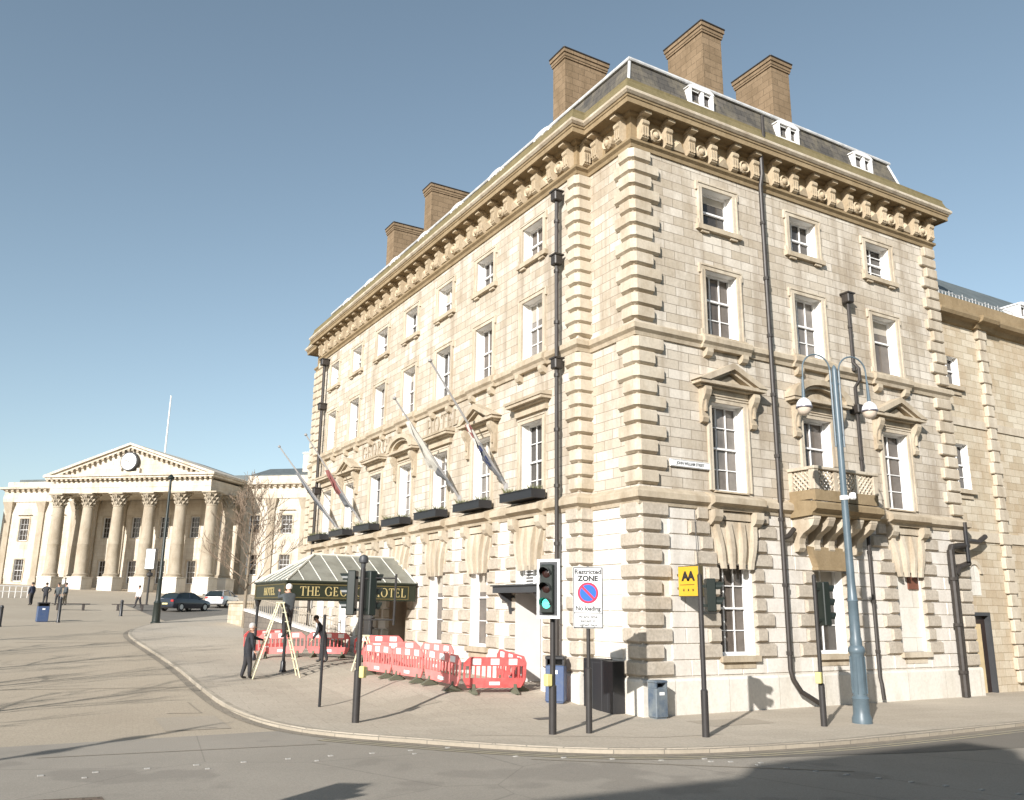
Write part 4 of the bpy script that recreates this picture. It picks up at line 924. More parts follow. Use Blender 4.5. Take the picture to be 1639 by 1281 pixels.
mb.box(-.094, -.09, -.78, -.22, .30, .315)
mb.build('stars', M['ink'], aa)
# ---- stone wing to the right
adj = empty('stone_wing_building', (HX+14.3, HY+.32, 0), 0, 'weathered three storey stone wing joined to the right of the hotel, with a boarded doorway', 'building')
AW = 40.0; mb = MB()
aops = [(1.0-.42, 1.0+.42, 10.85, 12.0), (1.15-.42, 1.15+.42, 6.95, 8.65)]
aops = [(.58, 1.42, 10.95, 12.1), (.58, 1.42, 7.05, 8.75), (.48, 1.58, -.4, 2.72)]
for k in range(6):
    xx = 7.2+5.2*k; aops += [(xx, xx+1.1, 10.6, 12.4), (xx, xx+1.1, 6.6, 8.75), (xx, xx+1.1, 1.4, 3.7)]
sheet(mb, 0, AW, -.4, 13.95, aops); mb.quad((AW, 0, -.4), (AW, 12, -.4), (AW, 12, 13.95), (AW, 0, 13.95)); mb.quad((0, 12, -.4), (AW, 12, -.4), (AW, 12, 13.95), (0, 12, 13.95)); mb.build('wall', M['old'], adj, recalc=False)
mb = MB()
for k in range(30):
    z = .3+k*.44; wd = .62 if k % 2 else .42
    for xx in (3.0, 20.0): mb.bbox(xx-wd/2, xx+wd/2, -.16, .02, z, z+.42, .03)
mb.build('quoins', M['dress'], adj)
mb = MB(); mb.box(3.3, AW, -.07, 0, -.4, 13.6); 
mb2 = MB(); mb2.prismx([(0, 13.42), (-.1, 13.45), (-.2, 13.6), (-.42, 13.66), (-.48, 13.78), (-.48, 13.86), (-.1, 13.95), (0, 13.95)], .05, AW); mb2.prismx([(0, 13.422), (-.22, 13.452), (-.32, 13.602), (-.54, 13.662), (-.6, 13.782), (-.6, 13.863), (-.1, 13.955), (0, 13.955)], 2.5, 3.6)
cn = mb2.build('cornice', M['cornice'], adj)
mb = MB(); mb.box(.05, AW, -.1, .3, 13.95, 14.55); mb.build('parapet', M['cornice'], adj)
mb = MB(); mb.add([(.0, .05, 14.5), (AW, .05, 14.5), (AW, 3.0, 17.2), (.0, 3.0, 17.2), (0, 12, 14.5), (AW, 12, 14.5)], [(0, 1, 2, 3), (3, 2, 5, 4), (0, 3, 4), (1, 5, 2)])
M['slateg'] = mat('wing_slate', (.12,.14,.14), .7, noise=.4, nscale=1.5); mb.build('roof', M['slateg'], adj)
mb = MB()
for k in range(70): xx = .3+k*.22; mb.box(xx-.012, xx+.012, .4, .42, 14.82, 15.05+.05*math.sin(k*1.7))
mb.tube([(.1, .41, 15.0), (15.5, .41, 15.0)], .02, 4); mb.build('bird_spikes', M['lead'], adj)
mb = MB(); mb.box(.0, AW, -.05, .0, 9.45, 9.75); mb.box(.0, AW, -.06, .0, 5.2, 5.55); mb.build('string_course', M['dress'], adj)
for o in aops:
    if o[2] < 0 or abs(o[2]-3.35) < .01: continue
    window(adj, ((o[0]+o[1])/2, 0, o[2]), 0, o[1]-o[0], o[3]-o[2], 2, 1 if o[3]-o[2] < 1.3 else 1, 1 if o[3]-o[2] < 1.3 else 2, style='adj', pane='pane2', D=.22, split=.55)
dm = inst('dormer', dormm, adj, (7.0, .25, 14.7), 0); inst('pane', dpm, dm)
M['ply'] = mat('plywood', (.60,.47,.27), .7, noise=.25, nscale=2.5)
mb = MB(); mb.box(.48, .58, -.03, .16, -.05, 2.72); mb.box(1.46, 1.58, -.03, .16, -.05, 2.72); mb.box(.58, 1.46, -.03, .16, 2.6, 2.72); df = mb.build('door_frame', M['dgrey'], adj)
mb = MB(); mb.box(.62, 1.14, .10, .13, -.05, 2.32); mb.build('boarded_door', M['ply'], df); mb = MB(); mb.box(.58, 1.46, .14, .18, -.05, 2.6); mb.build('door', M['door'], df)
mb = MB(); mb.box(.60, 1.24, -.012, .0, 3.3, 4.05); 
mb.prism([(.92+.32*math.cos(math.pi*i/10), 4.05+.32*math.sin(math.pi*i/10)) for i in range(11)], -.012, .0); mb.build('blind_arch', M['plinth'], adj)
mb = MB()
for i in range(11):
    a0_, a1_ = math.pi*i/11, math.pi*(i+1)/11
    mb.prism([(.92+.33*math.cos(a0_), 4.05+.33*math.sin(a0_)), (.92+.33*math.cos(a1_), 4.05+.33*math.sin(a1_)), (.92+.47*math.cos(a1_), 4.05+.47*math.sin(a1_)), (.92+.47*math.cos(a0_), 4.05+.47*math.sin(a0_))], -.07, .0)
mb.build('arch_surround', M['dress'], adj)
# ================================================================== street furniture
M['post'] = mat('post_grey', (.042,.038,.036), .45, noise=.25, nscale=4); M['sigg'] = mat('signal_green_black', (.016,.022,.018), .45); M['lens'] = mat('dark_lens', (.03,.012,.01), .15)
M['glow'] = mat('green_lamp', (.05,.6,.42), .3, emis=((.10, .9, .62), 1.6)); M['amber'] = mat('dark_amber', (.06,.03,.01), .2)
def signal_head(e, z, rz, backing=None, n=3, lit=None, off=.22):
    """head faces local -Y after rotation rz; part of the signal"""
    R_ = Matrix.Rotation(rz, 4, 'Z'); mb = MB(); mb.M = R_; h = .33*n+.06
    mb.bbox(-.15, .15, -off-.12, -off+.08, z, z+h, .02); mb.box(-.03, .03, -off+.08, 0, z+.1, z+.16); mb.box(-.03, .03, -off+.08, 0, z+h-.2, z+h-.14)
    for i in range(n):
        cz = z+.2+i*.33; a = [(.125*math.cos(t), .125*math.sin(t)) for t in [math.radians(-20+220*k/10) for k in range(11)]]
        vs = [(p[0], -off-.12, cz+p[1]) for p in a]+[(p[0], -off-.34+.10*(1-max(0, p[1]/.125)), cz+p[1]) for p in a]
        mb.add(vs, [(k, k+1, 12+k, 11+k) for k in range(10)])
    hd = mb.build('signal_head', M['sigg'], e, recalc=False)
    if backing:
        b = MB(); b.M = R_; b.box(-.28, .28, -off-.015, -off+.0, z-.12, z+h+.12); bo = b.build('backing_board', M['dgrey'], hd)
        b = MB(); b.M = R_
        for q_ in ((-.28, .28, z+h+.06, z+h+.12), (-.28, .28, z-.12, z-.06), (-.28, -.22, z-.06, z+h+.06), (.22, .28, z-.06, z+h+.06)): b.box(q_[0], q_[1], -off-.020, -off-.016, q_[2], q_[3])
        b.build('white_border', M['signw'], hd)
    for i in range(n):
        l = MB(); l.M = R_ @ Matrix.Translation((0, -off-.121, z+.2+i*.33)) @ Matrix.Rotation(R90, 4, 'X'); l.lathe([(.105, 0), (.10, .01), (.06, .022), (.005, .026)], 0, 0, 16); l.build('lens', M['glow'] if lit == i else M['lens'], hd)
    return hd
def post(e, h, r=.057, base=None):
    mb = MB(); mb.tube([(0, 0, -.05), (0, 0, h)], r, 14); mb.lathe([(r, 0), (r, .02), (r*.4, .05), (.002, .055)], 0, 0, 12, h)
    if base: mb.lathe([(r+.025, -.05), (r+.025, base), (r, base+.03)], 0, 0, 14)
    return mb.build('post', M['post'], e, smooth=True)
def pbox(e, z, rz, col='signw', x=.13):
    mb = MB(); mb.M = Matrix.Rotation(rz, 4, 'Z'); mb.bbox(-.07, .07, -x-.07, -x+.06, z, z+.26, .015); b = mb.build('push_button_box', M[col], e); return b
M['pbx'] = mat('button_box_yellow', (.62,.55,.22), .5)
vw = math.radians(38)
t = empty('traffic_signal', (7.59, 20.11, gz(7.59, 20.11)), 0, 'traffic signal with two heads and a camera on top, nearest the square', 'traffic signal')
post(t, 3.5, .062, 1.15); signal_head(t, 2.42, math.radians(-125), None); signal_head(t, 2.42, math.radians(95), None, off=.2)
mb = MB(); a = Vector((math.cos(-.38), math.sin(-.38), 0))
mb.tube([(0, 0, 3.28), (.35*a.x, .35*a.y, 3.30), (.80*a.x, .80*a.y, 3.30)], .018, 6); mb.tube([(0, 0, 2.32), (.78*a.x, .78*a.y, 2.32)], .018, 6); mb.tube([(.78*a.x, .78*a.y, 2.2), (.80*a.x, .80*a.y, 3.4)], .03, 8); mb.build('bracket', M['post'], t)
mb = MB(); mb.lathe([(.05, .0), (.06, .12), (.11, .14), (.12, .22), (.09, .3), (.03, .33)], 0, 0, 14, 3.52); mb.build('camera_dome', M['dgrey'], t, smooth=True)
pbox(t, 1.0, .6, 'pbx')
t = empty('traffic_signal', (10.77, 16.59, 0), 0, 'traffic signal showing green in a white bordered board, left of the parking sign', 'traffic signal')
post(t, 3.55, .06, 1.0); signal_head(t, 2.55, -1.0, True, lit=0, off=.22)
mb = MB(); mb.bbox(-.2, -.06, -.09, .07, 1.0, 1.25, .015); mb.build('push_button_box', M['pbx'], t)
t = empty('traffic_signal', (13.55, 14.83, 0), 0, 'traffic signal with a dark head turned right, in front of the tall corner window', 'traffic signal')
post(t, 3.4, .055, .95); signal_head(t, 2.62, math.radians(60), None, 2, off=.2)
t = empty('traffic_signal', (17.41, 14.96, 0), 0, 'traffic signal with a long dark head and yellow button box beside the blue lamp column', 'traffic signal')
post(t, 3.5, .05, .95); signal_head(t, 2.32, math.radians(80), None, 3, off=.22); pbox(t, .98, -1.2, 'pbx')
# parking sign
M['sblue'] = mat('sign_blue', (.02,.13,.55), .4); M['sred'] = mat('sign_red', (.62,.035,.07), .4)
t = empty('parking_sign', (11.6, 16.4, 0), -.60, 'white restricted zone sign with a red and blue disc on a grey post', 'sign')
post(t, 3.55, .045, 1.35)
mb = MB(); mb.bbox(-.34, .34, -.075, -.055, 2.22, 3.58, .008); mb.build('plate', M['signw'], t)
mb = MB()
for q_ in ((-.33, .33, 3.55, 3.57), (-.33, .33, 2.23, 2.25), (-.33, -.31, 2.25, 3.55), (.31, .33, 2.25, 3.55), (-.31, .31, 2.55, 2.568)): mb.box(q_[0], q_[1], -.079, -.0755, q_[2], q_[3])
mb.build('border', M['ink'], t)
def disc(r0, r1, y, m, nm_):
    mb = MB(); mb.M = Matrix.Translation((0, y, 3.0)) @ Matrix.Rotation(R90, 4, 'X'); mb.lathe([(r1, 0), (r1, .004), (.0005, .004)], 0, 0, 32); return mb.build(nm_, m, t)
disc(0, .235, -.0755, M['sred'], 'disc'); disc(0, .185, -.0785, M['sblue'], 'disc_centre')
mb = MB(); mb.M = Matrix.Translation((0, -.083, 3.0)) @ Matrix.Rotation(math.radians(45), 4, 'Y'); mb.box(-.19, .19, -.002, .0, -.026, .026); mb.build('disc_bar', M['sred'], t)
def st(txt, z, s_, b=.003, sx=1.0): text_obj('lettering', txt, s_, M['ink'], t, Matrix.Translation((0, -.077, z)) @ T_FRONT, .0015, b, 1.0, sx)
st('Restricted', 3.465, .145, .0045); st('ZONE', 3.315, .165, .008); st('No loading', 2.655, .14, .0045, .9); st('At any time', 2.475, .09, .002); st('except in', 2.385, .09, .002); st('signed bays', 2.295, .09, .002)
# lamp column (twin swan neck)
M['lampb'] = mat('lamp_blue', (.105,.145,.17), .4, noise=.25, nscale=3); M['shade'] = mat('lamp_shade', (.80,.80,.82), .25); M['bowl'] = mat('lamp_bowl', (.62,.52,.42), .25); M['gband'] = mat('lamp_band', (.12,.11,.13), .4)
def twin_lamp(loc, rz, lb, m):
    t = empty('street_lamp', loc, rz, lb, 'street lamp', None); mb = MB(); K = 1.0
    mb.lathe([(.24, -.05), (.24, .12), (.20, .22), (.20, .55), (.215, .58), (.19, .62), (.175, .64), (.17, 1.62), (.19, 1.66), (.21, 1.70), (.20, 1.78), (.15, 1.84), (.145, 2.0), (.13, 2.05), (.125, 2.9), (.14, 2.93), (.12, 2.97), (.10, 3.4), (.085, 6), (.075, 9.0), (.05, 9.1), (.01, 9.16)], 0, 0, 16)
    for k in range(8): a_ = k*math.pi/4; mb.tube([(.175*math.cos(a_), .175*math.sin(a_), .7), (.172*math.cos(a_), .172*math.sin(a_), 1.58)], .02, 5)
    for s in (-1, 1): mb.tube([(s*.12, 0, 6.9), (s*.13, 0, 9.0)], .028, 6); mb.box(min(0, s*.13), max(0, s*.13), -.02, .02, 7.2, 7.26); mb.box(min(0, s*.13), max(0, s*.13), -.02, .02, 8.6, 8.66)
    mb.build('column', m, t, smooth=True)
    for s in (-1, 1):
        b = MB(); pts = [(s*.13, 0, 8.7)]+[(s*(.13+.40*(1-math.cos(math.pi*i/12))), 0, 9.0+.42*math.sin(math.pi*i/12)) for i in range(13)]+[(s*.945, 0, 8.5)]
        b.tube(pts, .022, 8); b.tube([(s*.945, 0, 8.75), (s*.955, 0, 8.17)], [.03, .05], 8); arm = b.build('arm', m, t, smooth=True)
        b = MB(); b.lathe([(.03, .26), (.06, .25), (.13, .2), (.185, .12), (.205, .03), (.205, .0)], s*.955, 0, 18, 7.93); b.build('lamp_shade', M['shade'], arm, smooth=True)
        b = MB(); b.lathe([(.215, .015), (.22, -.02), (.19, -.03)], s*.955, 0, 18, 7.93); b.build('lamp_band', M['gband'], arm, smooth=True)
        b = MB(); b.lathe([(.19, -.015), (.185, -.05), (.16, -.13), (.11, -.19), (.04, -.22), (.002, -.225)], s*.955, 0, 18, 7.93); b.build('lamp_bowl', M['bowl'], arm, smooth=True)
    return t
L1 = twin_lamp((18.78, 14.96, 0), -.35, 'blue grey twin armed street lamp with fluted base before the balcony', M['lampb'])
mb = MB(); mb.lathe([(.10, -.06), (.115, -.05), (.115, .05), (.10, .06)], 0, 0, 12, 5.55); mb.bbox(.1, .25, -.18, -.04, 5.5, 5.68, .03); mb.build('sensor', M['signw'], L1)
# tall dark single column lamp by the far square + cabinet base
def tall_post(loc, h, lb, r=.1):
    t = empty('lamp_column', loc, 0, lb, 'lamp column'); mb = MB(); mb.lathe([(.30, -.1), (.30, .05), (.24, .1), (.22, 1.15), (.25, 1.2), (.16, 1.35), (.15, 1.4), (.13, 2.6), (.15, 2.65), (r, 2.8), (r*.75, h-.2), (r*.7, h)], 0, 0, 12)
    mb.build('column', M['sigg'], t, smooth=True); b = MB(); b.lathe([(r*.8, -.02), (.2, .02), (.22, .12), (.12, .2), (.03, .3)], 0, 0, 12, h); b.build('lamp_head', M['sigg'], t, smooth=True); return t
# ---- bins
M['binb'] = mat('bin_blue', (.035,.07,.17), .45, noise=.35, nscale=5, col2=(.07,.10,.17)); M['bing'] = mat('bin_faded', (.055,.085,.13), .6, noise=.6, nscale=3, col2=(.20,.22,.22))
def litter_bin(loc, rz, w, d, h, m, lb):
    t = empty('litter_bin', loc, rz, lb, 'litter bin'); mb = MB(); mb.bbox(-w/2, w/2, -d/2, d/2, .03, h*.80, .02); mb.box(-w/2+.03, w/2-.03, -d/2+.03, d/2-.03, 0, .03); bd = mb.build('body', M[m], t)
    mb = MB(); 
    for s in (-1, 1): x0, x1 = sorted((s*(w/2-.005), s*(w/2-.05))); mb.box(x0, x1, -d/2+.01, d/2-.01, h*.8, h*.93)
    mb.box(-w/2+.05, w/2-.05, d/2-.06, d/2-.01, h*.8, h*.93); mb.box(-w/2+.05, w/2-.05, -d/2+.06, d/2-.06, h*.8, h*.82); mb.bbox(-w/2-.01, w/2+.01, -d/2-.01, d/2+.01, h*.93, h, .02); mb.build('hood', M['black'] if m == 'binb' else M[m], t)
    mb = MB(); mb.box(-.08, .08, -d/2-.004, -d/2+.001, h*.62, h*.70); mb.build('badge', M['signw'], bd); return t
litter_bin((14.74, 17.84, 0), .0, .38, .34, .92, 'bing', 'faded blue litter bin against the plinth at the street corner')
litter_bin((13.58, 20.75, gz(13.6, 20.7)), -.75, .52, .45, 1.22, 'binb', 'blue litter bin with black hood beside the side door of the hotel')
litter_bin((2.55, 60.3, gz(2.5, 60)-KD), .1, .62, .5, 1.15, 'binb', 'blue litter bin out in the square beside a dark bollard')
# dark cabinets in the corner recess
t = empty('utility_cabinet', (14.38, 19.40, .0), -R90, 'black steel utility cabinet with a purple sticker, in the corner recess', 'cabinet')
mb = MB(); mb.bbox(-.78, .05, -.28, .1, .02, 1.36, .012); mb.bbox(.07, .55, -.28, .1, .02, 1.33, .012); mb.build('cabinet', M['dgrey'] if False else M['black'], t)
mb = MB(); mb.box(-.37, -.355, -.284, -.28, .1, 1.28); mb.box(-.75, -.0, -.284, -.28, 1.26, 1.27); mb.box(.3, .31, -.284, -.28, .1, 1.25); mb.build('door_seam', M['dgrey'], t)
M['purple'] = mat('purple_sticker', (.20,.08,.42), .4); mb = MB(); mb.bbox(-.62, -.5, -.289, -.281, .72, 1.12, .003); mb.build('sticker', M['purple'], t)
# ---- bollards and slim posts
def bollard(x, y, h, r, lb, dz=0.0, grp=None):
    t = empty('bollard', (x, y, gz(x, y)+dz), 0, lb, 'bollard', grp); mb = MB(); mb.lathe([(r*1.2, -.05), (r*1.2, .06), (r, .1), (r, h-.16), (r*1.12, h-.15), (r*1.12, h-.11), (r, h-.1), (r*.9, h-.03), (r*.3, h)], 0, 0, 12); mb.build('shaft', M['black'], t, smooth=True); return t
bollard(.35, 56.0, 1.15, .10, 'black bollard at the left edge of the square', -KD); bollard(7.6, 66.5, 1.1, .10, 'black bollard in front of the right hand bench', -KD); bollard(3.4, 59.6, 1.5, .09, 'dark post right behind the blue bin in the square', -KD)
t = empty('slim_post', (7.77, 23.31, gz(7.77, 23.31)), 0, 'slim bare black post on the pavement left of the near traffic signal', 'post'); mb = MB(); mb.tube([(0, 0, -.05), (0, 0, 2.35)], .038, 10); mb.lathe([(.038, 0), (.045, .02), (.01, .05)], 0, 0, 10, 2.33); mb.build('shaft', M['black'], t, smooth=True)
# ---- plastic barriers
M['bred'] = mat('barrier_red', (.66,.08,.075), .5, noise=.2, nscale=3, col2=(.55,.16,.15)); M['bpink'] = mat('barrier_faded_red', (.72,.17,.155), .55, noise=.2, nscale=3, col2=(.68,.24,.22)); M['bfoot'] = mat('barrier_foot', (.12,.125,.085), .8); M['bpan'] = mat('reflective_panel', (.85,.82,.80), .35)
def barrier(m):
    t = empty('plastic_barrier', (0, 0, 0)); L_ = 1.85; mb = MB(); h = .98; z0 = .16; T = .022
    mb.prism([(-L_/2, z0+.2), (-L_/2+.12, z0), (L_/2-.12, z0), (L_/2, z0+.2), (L_/2, z0+.26), (-L_/2, z0+.26)], -T, T)
    mb.prism([(-L_/2, h-.24), (L_/2, h-.24), (L_/2, h-.16), (L_/2-.17, h), (-L_/2+.17, h), (-L_/2, h-.16)], -T-.003, T+.003)
    for i in range(12):
        x = -L_/2+.025+(L_-.05)*i/11; mb.box(x-.02, x+.02, -T+.003, T-.003, z0+.25, h-.235)
    mb.box(-L_/2+.0, -L_/2+.05, -T+.001, T-.001, z0+.24, h-.22); mb.box(L_/2-.05, L_/2, -T+.001, T-.001, z0+.24, h-.22)
    mb.build('panel', m, t)
    for x in (-.55, .0, .55):
        mb = MB(); mb.bbox(x-.13, x+.13, -T-.008, T+.008, h-.205, h-.04, .003); mb.build('reflective_patch', M['bpan'], t)
    mb = MB(); mb.box(-.16, .16, -T-.006, T+.006, z0+.07, z0+.16); mb.build('reflective_patch', M['bpan'], t)
    for x in (-L_/2+.3, L_/2-.3):
        mb = MB(); mb.prismx([(-.28, 0), (.28, 0), (.28, .03), (.06, .15), (.03, .26), (-.03, .26), (-.06, .15), (-.28, .03)], x-.045, x+.045); mb.build('foot', M['bfoot'], t)
    return t
bA = barrier(M['bred']); bB = barrier(M['bpink'])
usedA = [False]; usedB = [False]
def put_barrier(p, q_, faded, lb):
    src, fl = (bB, usedB) if faded else (bA, usedA)
    x, y = (p[0]+q_[0])/2, (p[1]+q_[1])/2; rz = math.atan2(q_[1]-p[1], q_[0]-p[0]); z = gz(x, y)
    if not fl[0]: src.location = (x, y, z); src.rotation_euler = (0, 0, rz); o = src; fl[0] = True
    else: o = copy_tree(src, None, (x, y, z), rz)
    tilt = math.atan2(gz(*q_)-gz(*p), math.dist(p, q_)); o.rotation_euler = (0, -tilt, rz)
    lab(o, lb, 'barrier', 'red and white plastic barriers round the works')
put_barrier((10.75, 28.0), (10.98, 26.15), True, 'faded red barrier at the far end of the row beside the near signal post')
put_barrier((10.98, 26.1), (11.18, 24.25), True, 'faded red barrier, middle one of the row along the hotel front')
put_barrier((11.2, 24.2), (11.42, 22.35), True, 'faded red barrier joining the bright front one at the row end')
put_barrier((11.5, 22.25), (13.3, 22.0), False, 'bright red barrier facing the street with three white patches')
put_barrier((13.35, 22.05), (13.45, 23.85), False, 'red barrier seen end on, running back towards the hotel wall')
put_barrier((10.85, 28.15), (12.65, 27.7), True, 'faded red barrier behind the row, below the entrance door')
put_barrier((12.65, 27.65), (12.95, 25.85), True, 'faded red barrier at the back, nearest the window by the door')
put_barrier((9.4, 36.2), (11.1, 35.6), True, 'faded red barrier behind the man at the foot of the ladder')
put_barrier((9.2, 37.6), (10.9, 37.9), False, 'red barrier farthest back, left of the ladder')
put_barrier((11.15, 35.5), (12.5, 34.2), False, 'red barrier right of the ladder under the canopy')
put_barrier((12.1, 32.6), (13.75, 31.8), False, 'dark shaded red barrier under the canopy before the entrance')
# ---- step ladders
M['alu'] = mat('ladder_pale', (.70,.66,.45), .5, noise=.2, nscale=8)
def ladder(loc, rz, h, spread, w, lb, steps=8):
    t = empty('step_ladder', loc, rz, lb, 'ladder')
    for s in (-1, 1):
        mb = MB()
        for e in (-1, 1): mb.tube([(e*w*.32, s*.06, h), (e*w/2, s*spread/2, 0)], .028, 5)
        for k in range(1, steps):
            f = k/steps; ww = (w/2*(1-f)+w*.32*f); yy_ = s*(spread/2*(1-f)+.06*f); d = .045 if s < 0 else .015
            mb.box(-ww, ww, yy_-d, yy_+d, h*f-.015, h*f+.015)
        mb.build('front_frame' if s < 0 else 'back_frame', M['alu'], t)
    mb = MB(); mb.bbox(-w*.34, w*.34, -.12, .12, h-.02, h+.04, .01); mb.build('top_cap', M['alu'], t)
    return t
lx, ly = 8.42, 30.05
ladder((lx, ly, gz(lx, ly)), R90*.93, 2.45, 1.55, .62, 'tall pale step ladder standing under the corner of the canopy')
ladder((11.05, 28.75, gz(11.05, 28.75)), R90*.95, 1.15, .72, .45, 'short pale step ladder behind the near signal post', 4)
# ================================================================== people
M['skin'] = mat('skin', (.52,.30,.21), .6); M['coat'] = mat('coat_black', (.025,.026,.032), .8, noise=.3, nscale=20); M['jack'] = mat('jacket_grey', (.075,.085,.09), .8, noise=.3, nscale=20)
M['trou'] = mat('trousers_dark', (.03,.028,.03), .85); M['trob'] = mat('trousers_beige', (.30,.25,.18), .85); M['shoe'] = mat('shoes', (.02,.018,.016), .5); M['hairg'] = mat('hair_grey', (.42,.40,.38), .8); M['haird'] = mat('hair_dark', (.04,.03,.022), .8)
M['topw'] = mat('top_white', (.70,.68,.66), .8); M['topn'] = mat('top_navy', (.03,.035,.06), .8); M['hat'] = mat('cap_white', (.75,.73,.70), .8)
def person(loc, rz, lb, top='coat', bot='trou', hair='haird', lean=0.0, la=None, ra=None, stride=.12, knee=0.0, fingers=True, group=None, cap=False, hip=.92, look=0.0):
    e = empty('person', loc, rz, lb, 'person', group)
    # facing +Y ; x to the person's right
    J = {}; s, c_ = math.sin(lean), math.cos(lean)
    def up(x, y, h): return Vector((x, y*c_+h*s, hip+h*c_-y*s))
    J['pel'] = Vector((0, 0, hip)); J['wai'] = up(0, 0, .16); J['che'] = up(0, .01, .40); J['nek'] = up(0, 0, .56); J['nk2'] = up(0, .02, .62); J['hd0'] = up(0, .03, .68); J['hd1'] = up(0, .035, .79)
    V = []; R_ = []; Ed = []; tag = []
    def v(p, r, par, tg):
        V.append(Vector(p)); R_.append(r); tag.append(tg); i = len(V)-1
        if par is not None: Ed.append((par, i))
        return i
    p0 = v(J['pel'], (.185, .15), None, 'bot'); w_ = v(J['wai'], (.18, .145), p0, 'top'); ch = v(J['che'], (.20, .145), w_, 'top'); nk = v(J['nek'], (.085, .075), ch, 'top'); n2 = v(J['nk2'], (.052, .055), nk, 'skin'); h0 = v(J['hd0'], (.07, .085), n2, 'skin'); h1 = v(J['hd1'], (.075, .095), h0, 'skin')
    for sg, arm in ((-1, la), (1, ra)):
        a = arm or [(sg*.25, .02, .18), (sg*.24, .10, -.06)]      # elbow, wrist relative to shoulder-height frame: (x,y,height over pelvis)
        sh = v(up(sg*.19, 0, .48), (.08, .08), ch, 'top'); el = v(up(*a[0]), (.062, .062), sh, 'top'); wr_ = v(up(*a[1]), (.035, .033), el, 'top')
        d = (up(*a[1])-up(*a[0])).normalized(); hp = v(up(*a[1])+d*.07, (.038, .022), wr_, 'skin')
        if fingers:
            side = d.cross(Vector((0, 1, 0))).normalized() if abs(d.y) < .9 else Vector((1, 0, 0))
            bend = Vector((0, 1, 0)) if abs(d.y) < .7 else Vector((0, 0, -1))
            base = up(*a[1])+d*.10
            for k, (o, L_) in enumerate(((-.027, .055), (-.009, .068), (.009, .072), (.027, .062))):
                k1 = v(base+side*o+d*L_*.45+bend*.008, (.009, .009), hp, 'skin'); v(base+side*o+d*L_*.8+bend*.032, (.007, .007), k1, 'skin')
            k1 = v(up(*a[1])+d*.05+side*.045+bend*.012, (.011, .011), hp, 'skin'); v(up(*a[1])+d*.085+side*.055+bend*.03, (.009, .009), k1, 'skin')
        else: v(up(*a[1])+d*.14, (.03, .018), hp, 'skin')
    for sg in (-1, 1):
        fy = sg*stride; kz = hip*.53
        hpj = v((sg*.09, 0, hip-.06), (.115, .12), p0, 'bot'); kn = v((sg*.10, fy*.5+.03+knee, kz), (.082, .085), hpj, 'bot'); an = v((sg*.11, fy-.02, .10), (.062, .065), kn, 'bot'); v((sg*.12, fy+.03, .045), (.045, .04), an, 'shoe'); v((sg*.13, fy+.15, .035), (.04, .03), len(V)-1, 'shoe')
    me = bpy.data.meshes.new('body'); me.from_pydata([tuple(q_) for q_ in V], Ed, []); o = bpy.data.objects.new('body', me); C.objects.link(o)
    o.modifiers.new('s', 'SKIN'); sv = me.skin_vertices[0].data
    for i, r in enumerate(R_): sv[i].radius = r
    for i in range(len(V)): sv[i].use_root = (i == 0)
    sb = o.modifiers.new('u', 'SUBSURF'); sb.levels = 2 if fingers else 1; sb.render_levels = sb.levels
    dg = bpy.context.evaluated_depsgraph_get(); dg.update(); m2 = bpy.data.meshes.new_from_object(o.evaluated_get(dg)); bpy.data.objects.remove(o); m2.name = 'body'
    names = ['top', 'bot', 'skin', 'shoe']; mm = [M[top], M[bot], M['skin'], M['shoe']]; m2.materials.clear()
    for q_ in mm: m2.materials.append(q_)
    segs = [(V[a_], V[b_], tag[b_]) for a_, b_ in Ed]
    for p in m2.polygons:
        cpt = p.center; best = 9; tg = 'top'
        for a_, b_, t_ in segs:
            ab = b_-a_; t = max(0, min(1, (cpt-a_).dot(ab)/ab.length_squared)); dd = (a_+ab*t-cpt).length
            if dd < best: best = dd; tg = t_
        if tg == 'bot' and cpt.z > hip-.22 and top == 'coat': tg = 'top'
        p.material_index = names.index(tg); p.use_smooth = True
    b = bpy.data.objects.new('body', m2); C.objects.link(b); b.parent = e
    hm = MB(); hc = up(0, .02, .765); hm.M = Matrix.Translation(hc) @ Matrix.Rotation(-lean, 4, 'X')
    hm.lathe([(.092, -.06), (.106, -.01), (.108, .03), (.096, .075), (.06, .11), (.01, .122)], 0, -.012, 14); h = hm.build('hair' if not cap else 'cap', M['hat'] if cap else M[hair], e, smooth=True)
    fm = MB(); fm.M = hm.M
    fm.bbox(-.014, .014, .09, .125, -.05, -.0, .006); 
    for sg in (-1, 1): fm.bbox(sg*.098-.008, sg*.098+.008, -.01, .03, -.05, .01, .005)
    fm.build('nose_and_ears', M['skin'], e)
    if fingers:
        em = MB(); em.M = hm.M
        for sg in (-1, 1): em.bbox(sg*.035-.012, sg*.035+.012, .086, .100, -.012, .0, .003)
        em.bbox(-.025, .025, .084, .098, -.082, -.072, .003); em.build('eyes_and_mouth', M['haird'], e)
    return e
px, py = 7.45, 30.05
person((px, py, gz(px, py)), -R90, 'person with grey hair in black coat steadying the tall step ladder', 'coat', 'trou', 'hairg', lean=.10, la=[(-.24, .22, .40), (-.16, .50, .36)], ra=[(.26, .05, .22), (.25, .16, .0)], stride=.10)
px, py = 8.72, 30.12
person((px, py, gz(px, py)+1.30), .12, 'person in grey jacket and pale cap standing on the tall step ladder', 'jack', 'trou', 'haird', lean=.05, la=[(-.26, .22, .42), (-.16, .42, .62)], ra=[(.27, .22, .42), (.15, .45, .60)], stride=.03, cap=True)
px, py = 11.0, 32.9
person((px, py, gz(px, py)), R90*.8, 'person in black bending forward behind the slim bare post', 'coat', 'trou', 'haird', lean=.45, la=[(-.22, .2, .25), (-.2, .42, .12)], ra=[(.22, .2, .25), (.2, .42, .12)], stride=.12)
